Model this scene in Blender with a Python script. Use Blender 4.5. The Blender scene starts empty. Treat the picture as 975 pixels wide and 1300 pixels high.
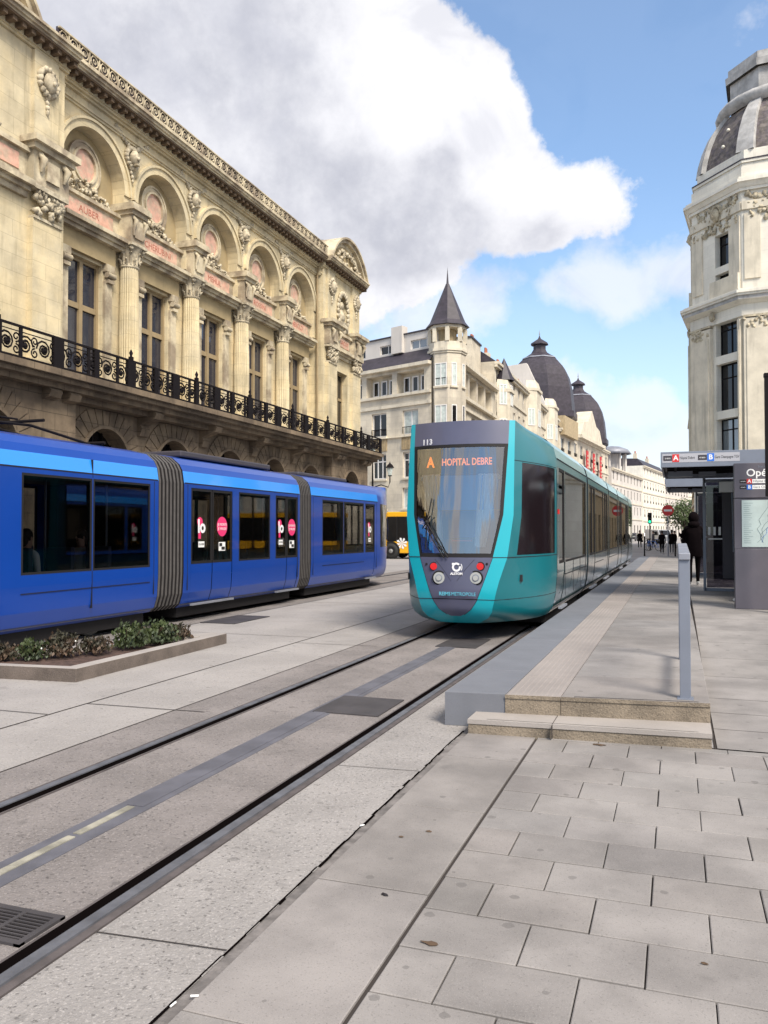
import bpy, math, random
from mathutils import Vector, Matrix, noise
random.seed(7)
R = math.radians
scene = bpy.context.scene
col = scene.collection
# ---------------------------------------------------------------- camera
cam_d = bpy.data.cameras.new('camera'); cam = bpy.data.objects.new('camera', cam_d); col.objects.link(cam)
YAW = math.atan(370.5/1040); PITCH = math.atan(25/1040); CH = 1.65
cam.location = (0, 0, CH)
cam.rotation_euler = (math.pi/2+PITCH, 0, YAW)
cam_d.sensor_fit = 'VERTICAL'; cam_d.sensor_height = 36; cam_d.lens = 36*1040/1300
cam_d.clip_start = .05; cam_d.clip_end = 6000
scene.camera = cam
def ratio(u): return math.tan(math.atan((u-487.5)/1040)-YAW)      # x/y of the vertical plane through photo column u
def at(u, y): return ratio(u)*y
def raydir(u, v):
    cy, sy, cp, sp = math.cos(YAW), math.sin(YAW), math.cos(PITCH), math.sin(PITCH)
    F = Vector((-sy*cp, cy*cp, sp)); Rt = Vector((cy, sy, 0)); U = Rt.cross(F)
    return (F+Rt*((u-487.5)/1040)-U*((v-650)/1040)).normalized()
# ---------------------------------------------------------------- light
SUN_EL, SUN_AZ = R(47), R(134)          # azimuth clockwise from +Y: behind the camera's right shoulder
sd = bpy.data.lights.new('sun', 'SUN'); sun = bpy.data.objects.new('sun', sd); col.objects.link(sun)
sd.energy = 3.7; sd.angle = R(20); sd.color = (1, .92, .80)
dv = Vector((math.sin(SUN_AZ)*math.cos(SUN_EL), math.cos(SUN_AZ)*math.cos(SUN_EL), math.sin(SUN_EL)))
sun.rotation_euler = dv.to_track_quat('Z', 'Y').to_euler()
scene.view_settings.view_transform = 'Standard'; scene.view_settings.look = 'None'
scene.view_settings.exposure = 0.6; scene.view_settings.gamma = 1; scene.view_settings.use_curve_mapping = False
# ---------------------------------------------------------------- sky
world = bpy.data.worlds.new('World'); scene.world = world; world.use_nodes = True
nt = world.node_tree; nt.nodes.clear(); N = nt.nodes.new; Lk = nt.links.new
def node(nt, t, **kw):
    n = nt.nodes.new(t)
    for k, v in kw.items():
        if k.startswith('i_'):
            key = k[2:]; key = int(key) if key.isdigit() else key
            n.inputs[key].default_value = v
        else: setattr(n, k, v)
    return n
def build_world():
    out = N('ShaderNodeOutputWorld')
    sky = node(nt, 'ShaderNodeTexSky', sky_type='NISHITA', sun_disc=False)
    sky.sun_elevation = SUN_EL; sky.sun_rotation = SUN_AZ; sky.air_density = 1.0; sky.dust_density = .7; sky.ozone_density = 2.0
    tn = node(nt, 'ShaderNodeMix', data_type='RGBA', blend_type='MULTIPLY'); tn.inputs[0].default_value = 1; tn.inputs[7].default_value = (.74, .96, 1.06, 1); Lk(sky.outputs[0], tn.inputs[6]); bg1 = N('ShaderNodeBackground'); bg1.inputs[1].default_value = .15; Lk(tn.outputs[2], bg1.inputs[0])
    tc = N('ShaderNodeTexCoord')
    def noise_(scale, detail=6, rough=.55, off=(0, 0, 0), dist=0):
        mp = N('ShaderNodeMapping'); mp.inputs['Location'].default_value = off; Lk(tc.outputs['Generated'], mp.inputs[0])
        n = node(nt, 'ShaderNodeTexNoise', i_Scale=scale, i_Detail=detail, i_Roughness=rough, i_Distortion=dist); Lk(mp.outputs[0], n.inputs[0]); return n
    def m(op, a, b, clamp=False):
        n = node(nt, 'ShaderNodeMath', operation=op, use_clamp=clamp)
        for i, x in enumerate((a, b)):
            if isinstance(x, (int, float)): n.inputs[i].default_value = x
            else: Lk(x, n.inputs[i])
        return n.outputs[0]
    # domain-warped direction
    wn = noise_(3.2, 6, .6); sub = node(nt, 'ShaderNodeVectorMath', operation='SUBTRACT'); Lk(wn.outputs['Color'], sub.inputs[0]); sub.inputs[1].default_value = (.5, .5, .5)
    sc = node(nt, 'ShaderNodeVectorMath', operation='SCALE'); Lk(sub.outputs[0], sc.inputs[0]); sc.inputs['Scale'].default_value = .055
    ad = node(nt, 'ShaderNodeVectorMath', operation='ADD'); Lk(tc.outputs['Generated'], ad.inputs[0]); Lk(sc.outputs[0], ad.inputs[1])
    nz = node(nt, 'ShaderNodeVectorMath', operation='NORMALIZE'); Lk(ad.outputs[0], nz.inputs[0])
    def blob(u, v, r):
        d = raydir(u, v); a = r/1040
        dt = node(nt, 'ShaderNodeVectorMath', operation='DOT_PRODUCT'); Lk(nz.outputs[0], dt.inputs[0]); dt.inputs[1].default_value = d
        return m('EXPONENT', m('MULTIPLY', m('SUBTRACT', dt.outputs['Value'], 1.0), 1/(a*.78)**2), 0)
    def union(L):
        o = blob(*L[0])
        for b in L[1:]: o = m('ADD', o, blob(*b))
        return o
    fine = noise_(13, 9, .62, (3, 1, 2)); finer = noise_(30, 6, .6, (7, 2, 5))
    jag = m('ADD', m('MULTIPLY', m('SUBTRACT', fine.outputs[0], .5), 1.6), m('MULTIPLY', m('SUBTRACT', finer.outputs[0], .5), .5))
    body = union([(380, -10, 80), (465, 50, 72), (520, 95, 62), (575, 115, 48), (610, 155, 50), (630, 190, 40), (600, 240, 50), (695, 262, 32), (762, 250, 44), (640, 280, 36), (500, 200, 80), (690, 300, 26), (540, 325, 46), (300, 20, 120), (150, 20, 150),
                  (60, -40, 220), (300, 180, 150), (455, 360, 40), (400, 290, 100), (-260, 60, 330)])
    small = union([(750, 352, 40), (700, 368, 26), (862, 345, 36), (790, 378, 30), (500, 400, 60), (745, 490, 26), (825, 515, 38), (790, 560, 36), (850, 570, 60), (800, 610, 60), (600, 380, 50), (700, 470, 30),
                   (1250, 300, 160), (1500, 60, 240)])
    mb = m('ADD', m('MINIMUM', body, 1.3), m('MULTIPLY', jag, .95)); ms = m('ADD', m('MINIMUM', small, 1.2), m('MULTIPLY', jag, 1.1))
    def ss(x, a, b):
        mr = node(nt, 'ShaderNodeMapRange', interpolation_type='SMOOTHSTEP'); Lk(x, mr.inputs[0]); mr.inputs[1].default_value = a; mr.inputs[2].default_value = b; return mr.outputs[0]
    mask_b = ss(mb, .46, .84); mask_s = m('MULTIPLY', ss(ms, .1, 1.2), .75)
    # clouds over the rest of the sky, seen only in reflections and from other sides
    bgn = noise_(1.9, 7, .55, (5, 9, 1)); sep = N('ShaderNodeSeparateXYZ'); Lk(tc.outputs['Generated'], sep.inputs[0])
    dn = raydir(620, 300); dt = node(nt, 'ShaderNodeVectorMath', operation='DOT_PRODUCT'); Lk(tc.outputs['Generated'], dt.inputs[0]); dt.inputs[1].default_value = dn
    away = ss(dt.outputs['Value'], .82, .68)
    mask_o = m('MULTIPLY', ss(bgn.outputs[0], .38, .52), away)
    mask = m('MAXIMUM', m('MAXIMUM', mask_b, mask_s), mask_o)
    # thin veil near the horizon
    veil = m('ADD', m('MULTIPLY', ss(sep.outputs['Z'], .42, .0), .38), .13); mask = m('MAXIMUM', mask, veil)
    # shading of the clouds: grey bases and folds
    grey = union([(60, 40, 170), (200, 20, 90), (430, 290, 70), (520, 300, 50), (560, 215, 30), (690, 305, 30), (300, 330, 90), (600, 300, 40), (-200, 100, 380), (60, -150, 260)])
    gs = ss(m('ADD', m('MINIMUM', grey, 1.0), m('MULTIPLY', jag, .8)), .35, 1.5)
    white = N('ShaderNodeRGB'); white.outputs[0].default_value = (.68, .68, .71, 1)
    gcol = N('ShaderNodeRGB'); gcol.outputs[0].default_value = (.36, .37, .425, 1)
    mx = node(nt, 'ShaderNodeMix', data_type='RGBA'); Lk(gs, mx.inputs[0]); Lk(white.outputs[0], mx.inputs[6]); Lk(gcol.outputs[0], mx.inputs[7])
    bil = noise_(7, 9, .58, (1, 4, 8), .6); bl_ = m('MULTIPLY', ss(bil.outputs[0], .48, .66), .42)
    mx2 = node(nt, 'ShaderNodeMix', data_type='RGBA'); Lk(bl_, mx2.inputs[0]); Lk(mx.outputs[2], mx2.inputs[6]); mx2.inputs[7].default_value = (.42, .43, .49, 1); mx = mx2
    bg2 = N('ShaderNodeBackground'); Lk(mx.outputs[2], bg2.inputs[0]); bg2.inputs[1].default_value = 1.0
    ms_ = N('ShaderNodeMixShader'); Lk(mask, ms_.inputs[0]); Lk(bg1.outputs[0], ms_.inputs[1]); Lk(bg2.outputs[0], ms_.inputs[2]); Lk(ms_.outputs[0], out.inputs[0])
build_world()
# ---------------------------------------------------------------- materials
def mat(name, c, rough=.7, metal=0, var=0, vscale=3, bump=0, bscale=20, spec=.5, coat=0, emit=0, c2=None, streak=0, brick=None, speck=None, vcol=False, dirt=None, gum=None):
    mt = bpy.data.materials.new(name); mt.use_nodes = True; t = mt.node_tree; b = t.nodes['Principled BSDF']; L = t.links.new
    b.inputs['Roughness'].default_value = rough; b.inputs['Metallic'].default_value = metal; b.inputs['Specular IOR Level'].default_value = spec
    if coat: b.inputs['Coat Weight'].default_value = coat; b.inputs['Coat Roughness'].default_value = .06
    rgb = t.nodes.new('ShaderNodeRGB'); rgb.outputs[0].default_value = (*c, 1); cur = rgb.outputs[0]
    tc = t.nodes.new('ShaderNodeTexCoord')
    def noi(scale, detail=5, vec=None, rgh=.6):
        n = node(t, 'ShaderNodeTexNoise', i_Scale=scale, i_Detail=detail, i_Roughness=rgh); L(vec or tc.outputs['Object'], n.inputs[0]); return n.outputs[0]
    def mixc(f, a, bb, bt='MIX'):
        n = node(t, 'ShaderNodeMix', data_type='RGBA', blend_type=bt)
        for s, x in ((0, f), (6, a), (7, bb)):
            if isinstance(x, (int, float)): n.inputs[s].default_value = x
            elif isinstance(x, tuple): n.inputs[s].default_value = (*x, 1)
            else: L(x, n.inputs[s])
        return n.outputs[2]
    def rng(x, a, bb, lo=0, hi=1):
        n = node(t, 'ShaderNodeMapRange', interpolation_type='SMOOTHSTEP'); L(x, n.inputs[0])
        for i, v in enumerate((a, bb, lo, hi)): n.inputs[i+1].default_value = v
        return n.outputs[0]
    if vcol:
        a = node(t, 'ShaderNodeAttribute', attribute_name='tint'); cur = mixc(1.0, cur, a.outputs['Color'], 'MULTIPLY')
    if c2: cur = mixc(rng(noi(vscale*.6, 6), .42, .62), cur, c2)
    if brick:
        bw, bh, mort, dk, br = brick
        bt = node(t, 'ShaderNodeTexBrick', offset=.5, i_Scale=1.0); bt.inputs['Brick Width'].default_value = bw; bt.inputs['Row Height'].default_value = bh
        bt.inputs['Mortar Size'].default_value = mort; bt.inputs['Mortar Smooth'].default_value = .3
        bt.inputs['Color1'].default_value = (1-br, 1-br, 1-br, 1); bt.inputs['Color2'].default_value = (1, 1, 1, 1); bt.inputs['Mortar'].default_value = (dk, dk, dk, 1)
        L(tc.outputs['UV'], bt.inputs['Vector']); cur = mixc(1.0, cur, bt.outputs['Color'], 'MULTIPLY')
    if var:
        f = rng(noi(vscale), .3, .7, 1-var, 1+var*.5)
        cur = mixc(1.0, cur, node_comb(t, f), 'MULTIPLY')
    if streak:
        mp = t.nodes.new('ShaderNodeMapping'); mp.inputs['Scale'].default_value = (2.2, 2.2, .22); L(tc.outputs['Object'], mp.inputs[0])
        s = rng(noi(1.0, 7, mp.outputs[0], .65), .5, .72, 0, streak); cur = mixc(s, cur, tuple(x*.38 for x in c))
    if speck:
        sc, amt, thr = speck
        s = rng(noi(sc, 3), thr, thr+.1, 0, amt); cur = mixc(s, cur, tuple(x*.3 for x in c))
        s2 = rng(noi(sc*1.7, 2), 1-thr, 1-thr-.08, 0, amt*.6); cur = mixc(s2, cur, tuple(min(1, x*1.7) for x in c))
    if dirt:
        s = rng(noi(dirt[0], 4), .62, .74, 0, dirt[1]); cur = mixc(s, cur, tuple(x*.45 for x in c))
    if gum:
        vo = node(t, 'ShaderNodeTexVoronoi', i_Scale=gum[0], feature='F1'); L(tc.outputs['Object'], vo.inputs['Vector']); vo.voronoi_dimensions = '2D'
        sp = t.nodes.new('ShaderNodeSeparateColor'); L(vo.outputs['Color'], sp.inputs[0])
        r1 = rng(sp.outputs[0], .45, .5); r2 = node(t, 'ShaderNodeMath', operation='MULTIPLY'); L(sp.outputs[1], r2.inputs[0]); r2.inputs[1].default_value = gum[1]
        nd = node(t, 'ShaderNodeMath', operation='ADD'); L(vo.outputs['Distance'], nd.inputs[0]); q_ = rng(noi(45, 2), 0, 1, -.02, .02); L(q_, nd.inputs[1])
        lt = node(t, 'ShaderNodeMath', operation='LESS_THAN'); L(nd.outputs[0], lt.inputs[0]); L(r2.outputs[0], lt.inputs[1])
        mu = node(t, 'ShaderNodeMath', operation='MULTIPLY'); L(lt.outputs[0], mu.inputs[0]); L(r1, mu.inputs[1]); m2_ = node(t, 'ShaderNodeMath', operation='MULTIPLY'); L(mu.outputs[0], m2_.inputs[0]); m2_.inputs[1].default_value = gum[2]
        cur = mixc(m2_.outputs[0], cur, tuple(x*.4 for x in c))
    L(cur, b.inputs['Base Color'])
    if bump:
        bp = node(t, 'ShaderNodeBump', i_Strength=bump, i_Distance=.02); L(noi(bscale, 6), bp.inputs['Height']); L(bp.outputs[0], b.inputs['Normal'])
    if emit: L(cur, b.inputs['Emission Color']); b.inputs['Emission Strength'].default_value = emit
    return mt
def node_comb(t, f):
    n = t.nodes.new('ShaderNodeCombineColor'); 
    for i in range(3): t.links.new(f, n.inputs[i])
    return n.outputs[0]
def glass(name, tint, trans=.4, rough=.02, refl=1.0, wob=0, ior=1.65):
    mt = bpy.data.materials.new(name); mt.use_nodes = True; t = mt.node_tree; t.nodes.clear(); L = t.links.new
    o = t.nodes.new('ShaderNodeOutputMaterial')
    tr = node(t, 'ShaderNodeBsdfTransparent'); tr.inputs[0].default_value = (*[trans*x for x in tint], 1)
    gl = node(t, 'ShaderNodeBsdfGlossy'); gl.inputs[0].default_value = (refl, refl, refl, 1); gl.inputs['Roughness'].default_value = rough
    fr = node(t, 'ShaderNodeFresnel'); fr.inputs[0].default_value = ior
    mx = t.nodes.new('ShaderNodeMixShader'); L(fr.outputs[0], mx.inputs[0]); L(tr.outputs[0], mx.inputs[1]); L(gl.outputs[0], mx.inputs[2]); L(mx.outputs[0], o.inputs[0])
    if wob:
        tc = t.nodes.new('ShaderNodeTexCoord'); mp = t.nodes.new('ShaderNodeMapping'); mp.inputs['Scale'].default_value = (3.5, 3.5, .25); L(tc.outputs['Object'], mp.inputs[0])
        n = node(t, 'ShaderNodeTexNoise', i_Scale=1.6, i_Detail=2); L(mp.outputs[0], n.inputs[0])
        bp = node(t, 'ShaderNodeBump', i_Strength=wob, i_Distance=.1); L(n.outputs[0], bp.inputs['Height']); L(bp.outputs[0], gl.inputs['Normal']); L(bp.outputs[0], fr.inputs['Normal'])
    return mt
M = dict(
 stone=mat('limestone', (.66, .55, .345), .85, var=.22, vscale=1.1, bump=.35, bscale=9, streak=.6, brick=(.95, .42, .008, .72, .07), c2=(.58, .50, .34)),
 stone_trim=mat('limestone_trim', (.58, .50, .35), .85, var=.2, vscale=2.2, bump=.5, bscale=14, streak=.6, c2=(.30, .24, .17)),
 stone_dark=mat('shaded_weathered_limestone', (.215, .16, .105), .9, var=.25, vscale=1.5, bump=.5, bscale=9, streak=.75, brick=(.9, .42, .012, .5, .1), c2=(.12, .088, .06)),  # shade below the balcony mixed into the stone colour, over its weathering
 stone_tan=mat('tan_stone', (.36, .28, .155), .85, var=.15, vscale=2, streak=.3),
 pink=mat('pink_marble', (.62, .36, .27), .6, var=.22, vscale=5, c2=(.52, .38, .28)),
 pale=mat('pale_stone', (.66, .59, .47), .85, var=.14, vscale=.7, streak=.35, brick=(1.1, .5, .012, .8, .06), c2=(.50, .45, .37)),
 pale_trim=mat('pale_stone_trim', (.62, .56, .45), .85, var=.15, vscale=1.4, streak=.5, bump=.3),
 carved=mat('carved_stone', (.55, .48, .35), .9, var=.25, vscale=6, bump=1.0, bscale=7, c2=(.33, .28, .2)),
 white_stone=mat('whitish_stone', (.74, .70, .61), .85, var=.12, vscale=.8, streak=.35, brick=(1.2, .55, .01, .86, .05)),
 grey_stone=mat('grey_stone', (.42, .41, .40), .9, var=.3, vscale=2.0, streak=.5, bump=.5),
 white_wall=mat('white_render', (.58, .54, .50), .85, var=.1, vscale=.4, streak=.3),
 slate=mat('slate_roof', (.045, .036, .050), .55, var=.3, vscale=2, brick=(.4, .25, .012, .6, .3)),
 slate_light=mat('lichen_slate', (.17, .145, .13), .8, var=.45, vscale=5, c2=(.12, .10, .11), brick=(.3, .2, .012, .7, .25)),
 zinc=mat('zinc_roof', (.26, .27, .31), .5, metal=.3, var=.2, vscale=2),
 iron=mat('black_iron', (.010, .008, .009), .7, spec=.12),
 wood=mat('tan_painted_wood', (.30, .225, .125), .6, var=.1),
 white_frame=mat('white_window_frame', (.72, .70, .68), .6),
 curtain=mat('net_curtain', (.50, .56, .54), .9, var=.2, vscale=4),
 dark_glass=mat('dark_window_glass', (.008, .008, .010), .06, spec=.6, var=.3),
 sky_glass=mat('bright_window_glass', (.20, .23, .26), .04, metal=.6, spec=1),
 dark=mat('dark_interior', (.012, .009, .011), .8),
 black=mat('black_rubber', (.012, .011, .012), .65, spec=.3),
 granite=mat('grey_granite', (.145, .152, .175), .75, var=.1, vscale=1.5, speck=(160, .35, .58), bump=.1, bscale=150, dirt=(1.3, .12)),
 kerb=mat('kerb_stone', (.33, .30, .28), .85, var=.15, vscale=1.3, speck=(120, .3, .6), bump=.2, bscale=90, dirt=(1.6, .25)),
 riser=mat('brown_riser', (.225, .185, .14), .9, var=.35, vscale=3, speck=(70, .6, .56), bump=.6, bscale=60),  # front faces darker and browner than the treads
 paver=mat('paver_stone', (.245, .228, .22), .85, var=.28, vscale=1.3, speck=(120, .42, .58), bump=.15, bscale=110, vcol=True, dirt=(2.4, .4), gum=(3.2, .09, .5)),
 plaza=mat('plaza_paving', (.36, .34, .34), .85, var=.12, vscale=.6, speck=(60, .25, .6), bump=.2, bscale=60, brick=(2.2, 1.6, .012, .55, .05), dirt=(.9, .2)),
 street=mat('street_surface', (.30, .285, .285), .9, var=.15, vscale=.25, speck=(40, .25, .6), dirt=(.5, .25)),
 track=mat('track_concrete', (.20, .18, .174), .9, var=.22, vscale=1.2, speck=(46, .75, .575), bump=.6, bscale=45, dirt=(3, .5), gum=(3.0, .09, .5)),
 strip=mat('aggregate_concrete', (.275, .258, .25), .9, var=.16, vscale=1.5, speck=(46, .7, .575), bump=.55, bscale=48, dirt=(5, .4), gum=(3.0, .07, .45)),
 island=mat('island_concrete', (.30, .28, .27), .9, var=.14, vscale=.8, speck=(45, .5, .58), bump=.4, bscale=45, dirt=(2, .4), gum=(2.6, .08, .5)),
 joint=mat('joint_dirt', (.035, .028, .025), .95),
 kerb_side=mat('dark_kerb_side', (.13, .105, .09), .9, var=.35, vscale=3, speck=(70, .5, .57), bump=.5, bscale=60),  # sides darker and browner than the kerb top
 inscribed=mat('engraved_red', (.36, .12, .08), .7), theatre_glass=mat('theatre_window_glass', (.025, .028, .045), .03, metal=.2, spec=1),
 gap=mat('gutter_gap', (.17, .155, .15), .95, var=.4, vscale=9, bump=.5),
 rail=mat('rail_steel', (.15, .155, .175), .5, metal=.4, var=.3, vscale=6),
 rail_edge=mat('rail_sealant', (.085, .072, .072), .8, var=.3, vscale=8),
 aps=mat('ground_power_strip', (.105, .105, .125), .6, var=.25, vscale=3, dirt=(6, .3)),
 aps_worn=mat('worn_power_strip', (.29, .275, .225), .8, var=.4, vscale=8, dirt=(7, .7)),
 plate=mat('steel_cover_plate', (.05, .045, .048), .7, var=.25, vscale=3),
 tactile=mat('tactile_paving', (.26, .232, .22), .85, var=.12, vscale=1.5, speck=(100, .3, .6)),
 soil=mat('soil', (.085, .05, .04), .95, var=.5, vscale=14, bump=1, bscale=30),
 leaf=mat('leaf_green', (.05, .07, .02), .6, var=.5, vscale=8, c2=(.035, .05, .025)),
 leaf_dark=mat('leaf_olive', (.038, .036, .02), .65, var=.5, vscale=8, c2=(.09, .055, .035)),
 twig=mat('twig', (.08, .05, .03), .9),
 petal=mat('white_petal', (.75, .75, .72), .7),
 teal=mat('turquoise_paint', (.002, .135, .165), .35, coat=.25, var=.05, vscale=1.0),
 teal_dark=mat('deep_turquoise_paint', (.006, .12, .14), .3, coat=.4, var=.05),
 cyan=mat('bright_turquoise_paint', (.004, .33, .41), .35, coat=.25),
 mask=mat('grey_violet_panel', (.075, .078, .13), .4, coat=.2, var=.06),
 green_panel=mat('green_tinted_panel', (.02, .085, .09), .12, coat=1.0),
 navy_rib=mat('dark_blue_joint', (.012, .06, .09), .4, coat=.3),
 blue=mat('blue_paint', (.002, .044, .29), .32, coat=.3, var=.05, vscale=.8),
 sheen_blue=mat('blue_paint_sky_sheen', (.008, .24, .78), .28, coat=.7),  # sky highlight on the curved shoulder, painted in as lighter blue
 deep_blue=mat('deep_blue_paint', (.015, .06, .36), .3, coat=.5),
 seam=mat('panel_seam', (.006, .006, .012), .7),
 cabglass=mat('black_cab_glass', (.012, .008, .010), .12, spec=.25),
 bellows=mat('grey_bellows', (.085, .078, .075), .85, var=.2, vscale=5),
 tram_glass=glass('tinted_tram_glass', (.75, .78, .8), .6, .02, .9),
 tram_mirror=glass('green_tinted_tram_glass', (.6, .8, .75), .25, .015, 1.0),
 windshield=glass('windshield_glass', (.92, .98, 1), 1.0, .01, 1.0, wob=.1, ior=3.1),
 shelter_glass=glass('shelter_glass', (.7, .68, .8), .38, .02, .8),  # tinted, and darkened further for the shade under the shelter roof
 blue_reflection=mat('painted_blue_reflection', (.16, .42, .75), .8), white_reflection=mat('painted_white_reflection', (.84, .87, .86), .9),
 cab=mat('cab_interior', (.04, .12, .50), .6),
 seat=mat('seat_fabric', (.05, .05, .08), .8),
 lamp_white=mat('headlamp_glass', (.38, .39, .38), .2, spec=1),
 red=mat('red_lens', (.62, .012, .012), .3, coat=.6),
 led=mat('orange_led', (1, .24, .02), .5, emit=.75),
 logo_white=mat('white_lettering', (.78, .78, .80), .5),
 logo_teal=mat('teal_lettering', (.10, .42, .55), .5),
 pink_disc=mat('magenta_sticker', (.72, .035, .16), .5),
 anthracite=mat('anthracite_metal', (.045, .040, .05), .5, var=.08),
 post_grey=mat('grey_painted_steel', (.20, .22, .27), .4, metal=.2, var=.08),
 kiosk=mat('kiosk_panel', (.105, .095, .115), .5, var=.05, c2=(.095, .088, .108)),
 sign_red=mat('sign_red', (.58, .03, .03), .5), sign_blue=mat('sign_blue', (.03, .16, .62), .5),
 strip_pale=mat('faded_sign_strip', (.40, .40, .44), .6), sign_white=mat('sign_white', (.78, .78, .78), .5), map_bg=mat('map_paper', (.42, .50, .49), .35, coat=.5, var=.08, vscale=4),
 map_ink=mat('map_ink', (.10, .16, .17), .6),
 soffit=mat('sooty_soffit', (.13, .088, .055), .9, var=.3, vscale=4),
 cloth_black=mat('black_cloth', (.006, .004, .005), .95, var=.3, vscale=8, spec=.05), cloth_grey=mat('grey_cloth', (.09, .09, .11), .85), cloth_blue=mat('light_blue_cloth', (.16, .30, .36), .85, var=.2),
 cloth_white=mat('white_cloth', (.7, .7, .7), .85), skin=mat('skin', (.46, .27, .2), .6), hair=mat('dark_hair', (.02, .013, .01), .7),
 yellow=mat('yellow_bus_paint', (.78, .40, .015), .35, coat=.5), white_car=mat('white_car_paint', (.70, .70, .71), .3, coat=.6), tyre=mat('tyre', (.02, .02, .02), .8),
 hub=mat('wheel_hub', (.3, .3, .3), .5, metal=.5), banner=mat('red_banner', (.50, .025, .03), .7, var=.15), green_light=mat('green_signal', (.02, .8, .35), .4, emit=1.5),
 chimney=mat('chimney_clay', (.38, .13, .07), .9), ochre=mat('ochre_stone', (.42, .33, .20), .85, var=.2, streak=.5),
 tree_leaf=mat('tree_leaf', (.06, .09, .03), .7, var=.4, vscale=2), bark=mat('bark', (.08, .06, .045), .9),
)
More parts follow.
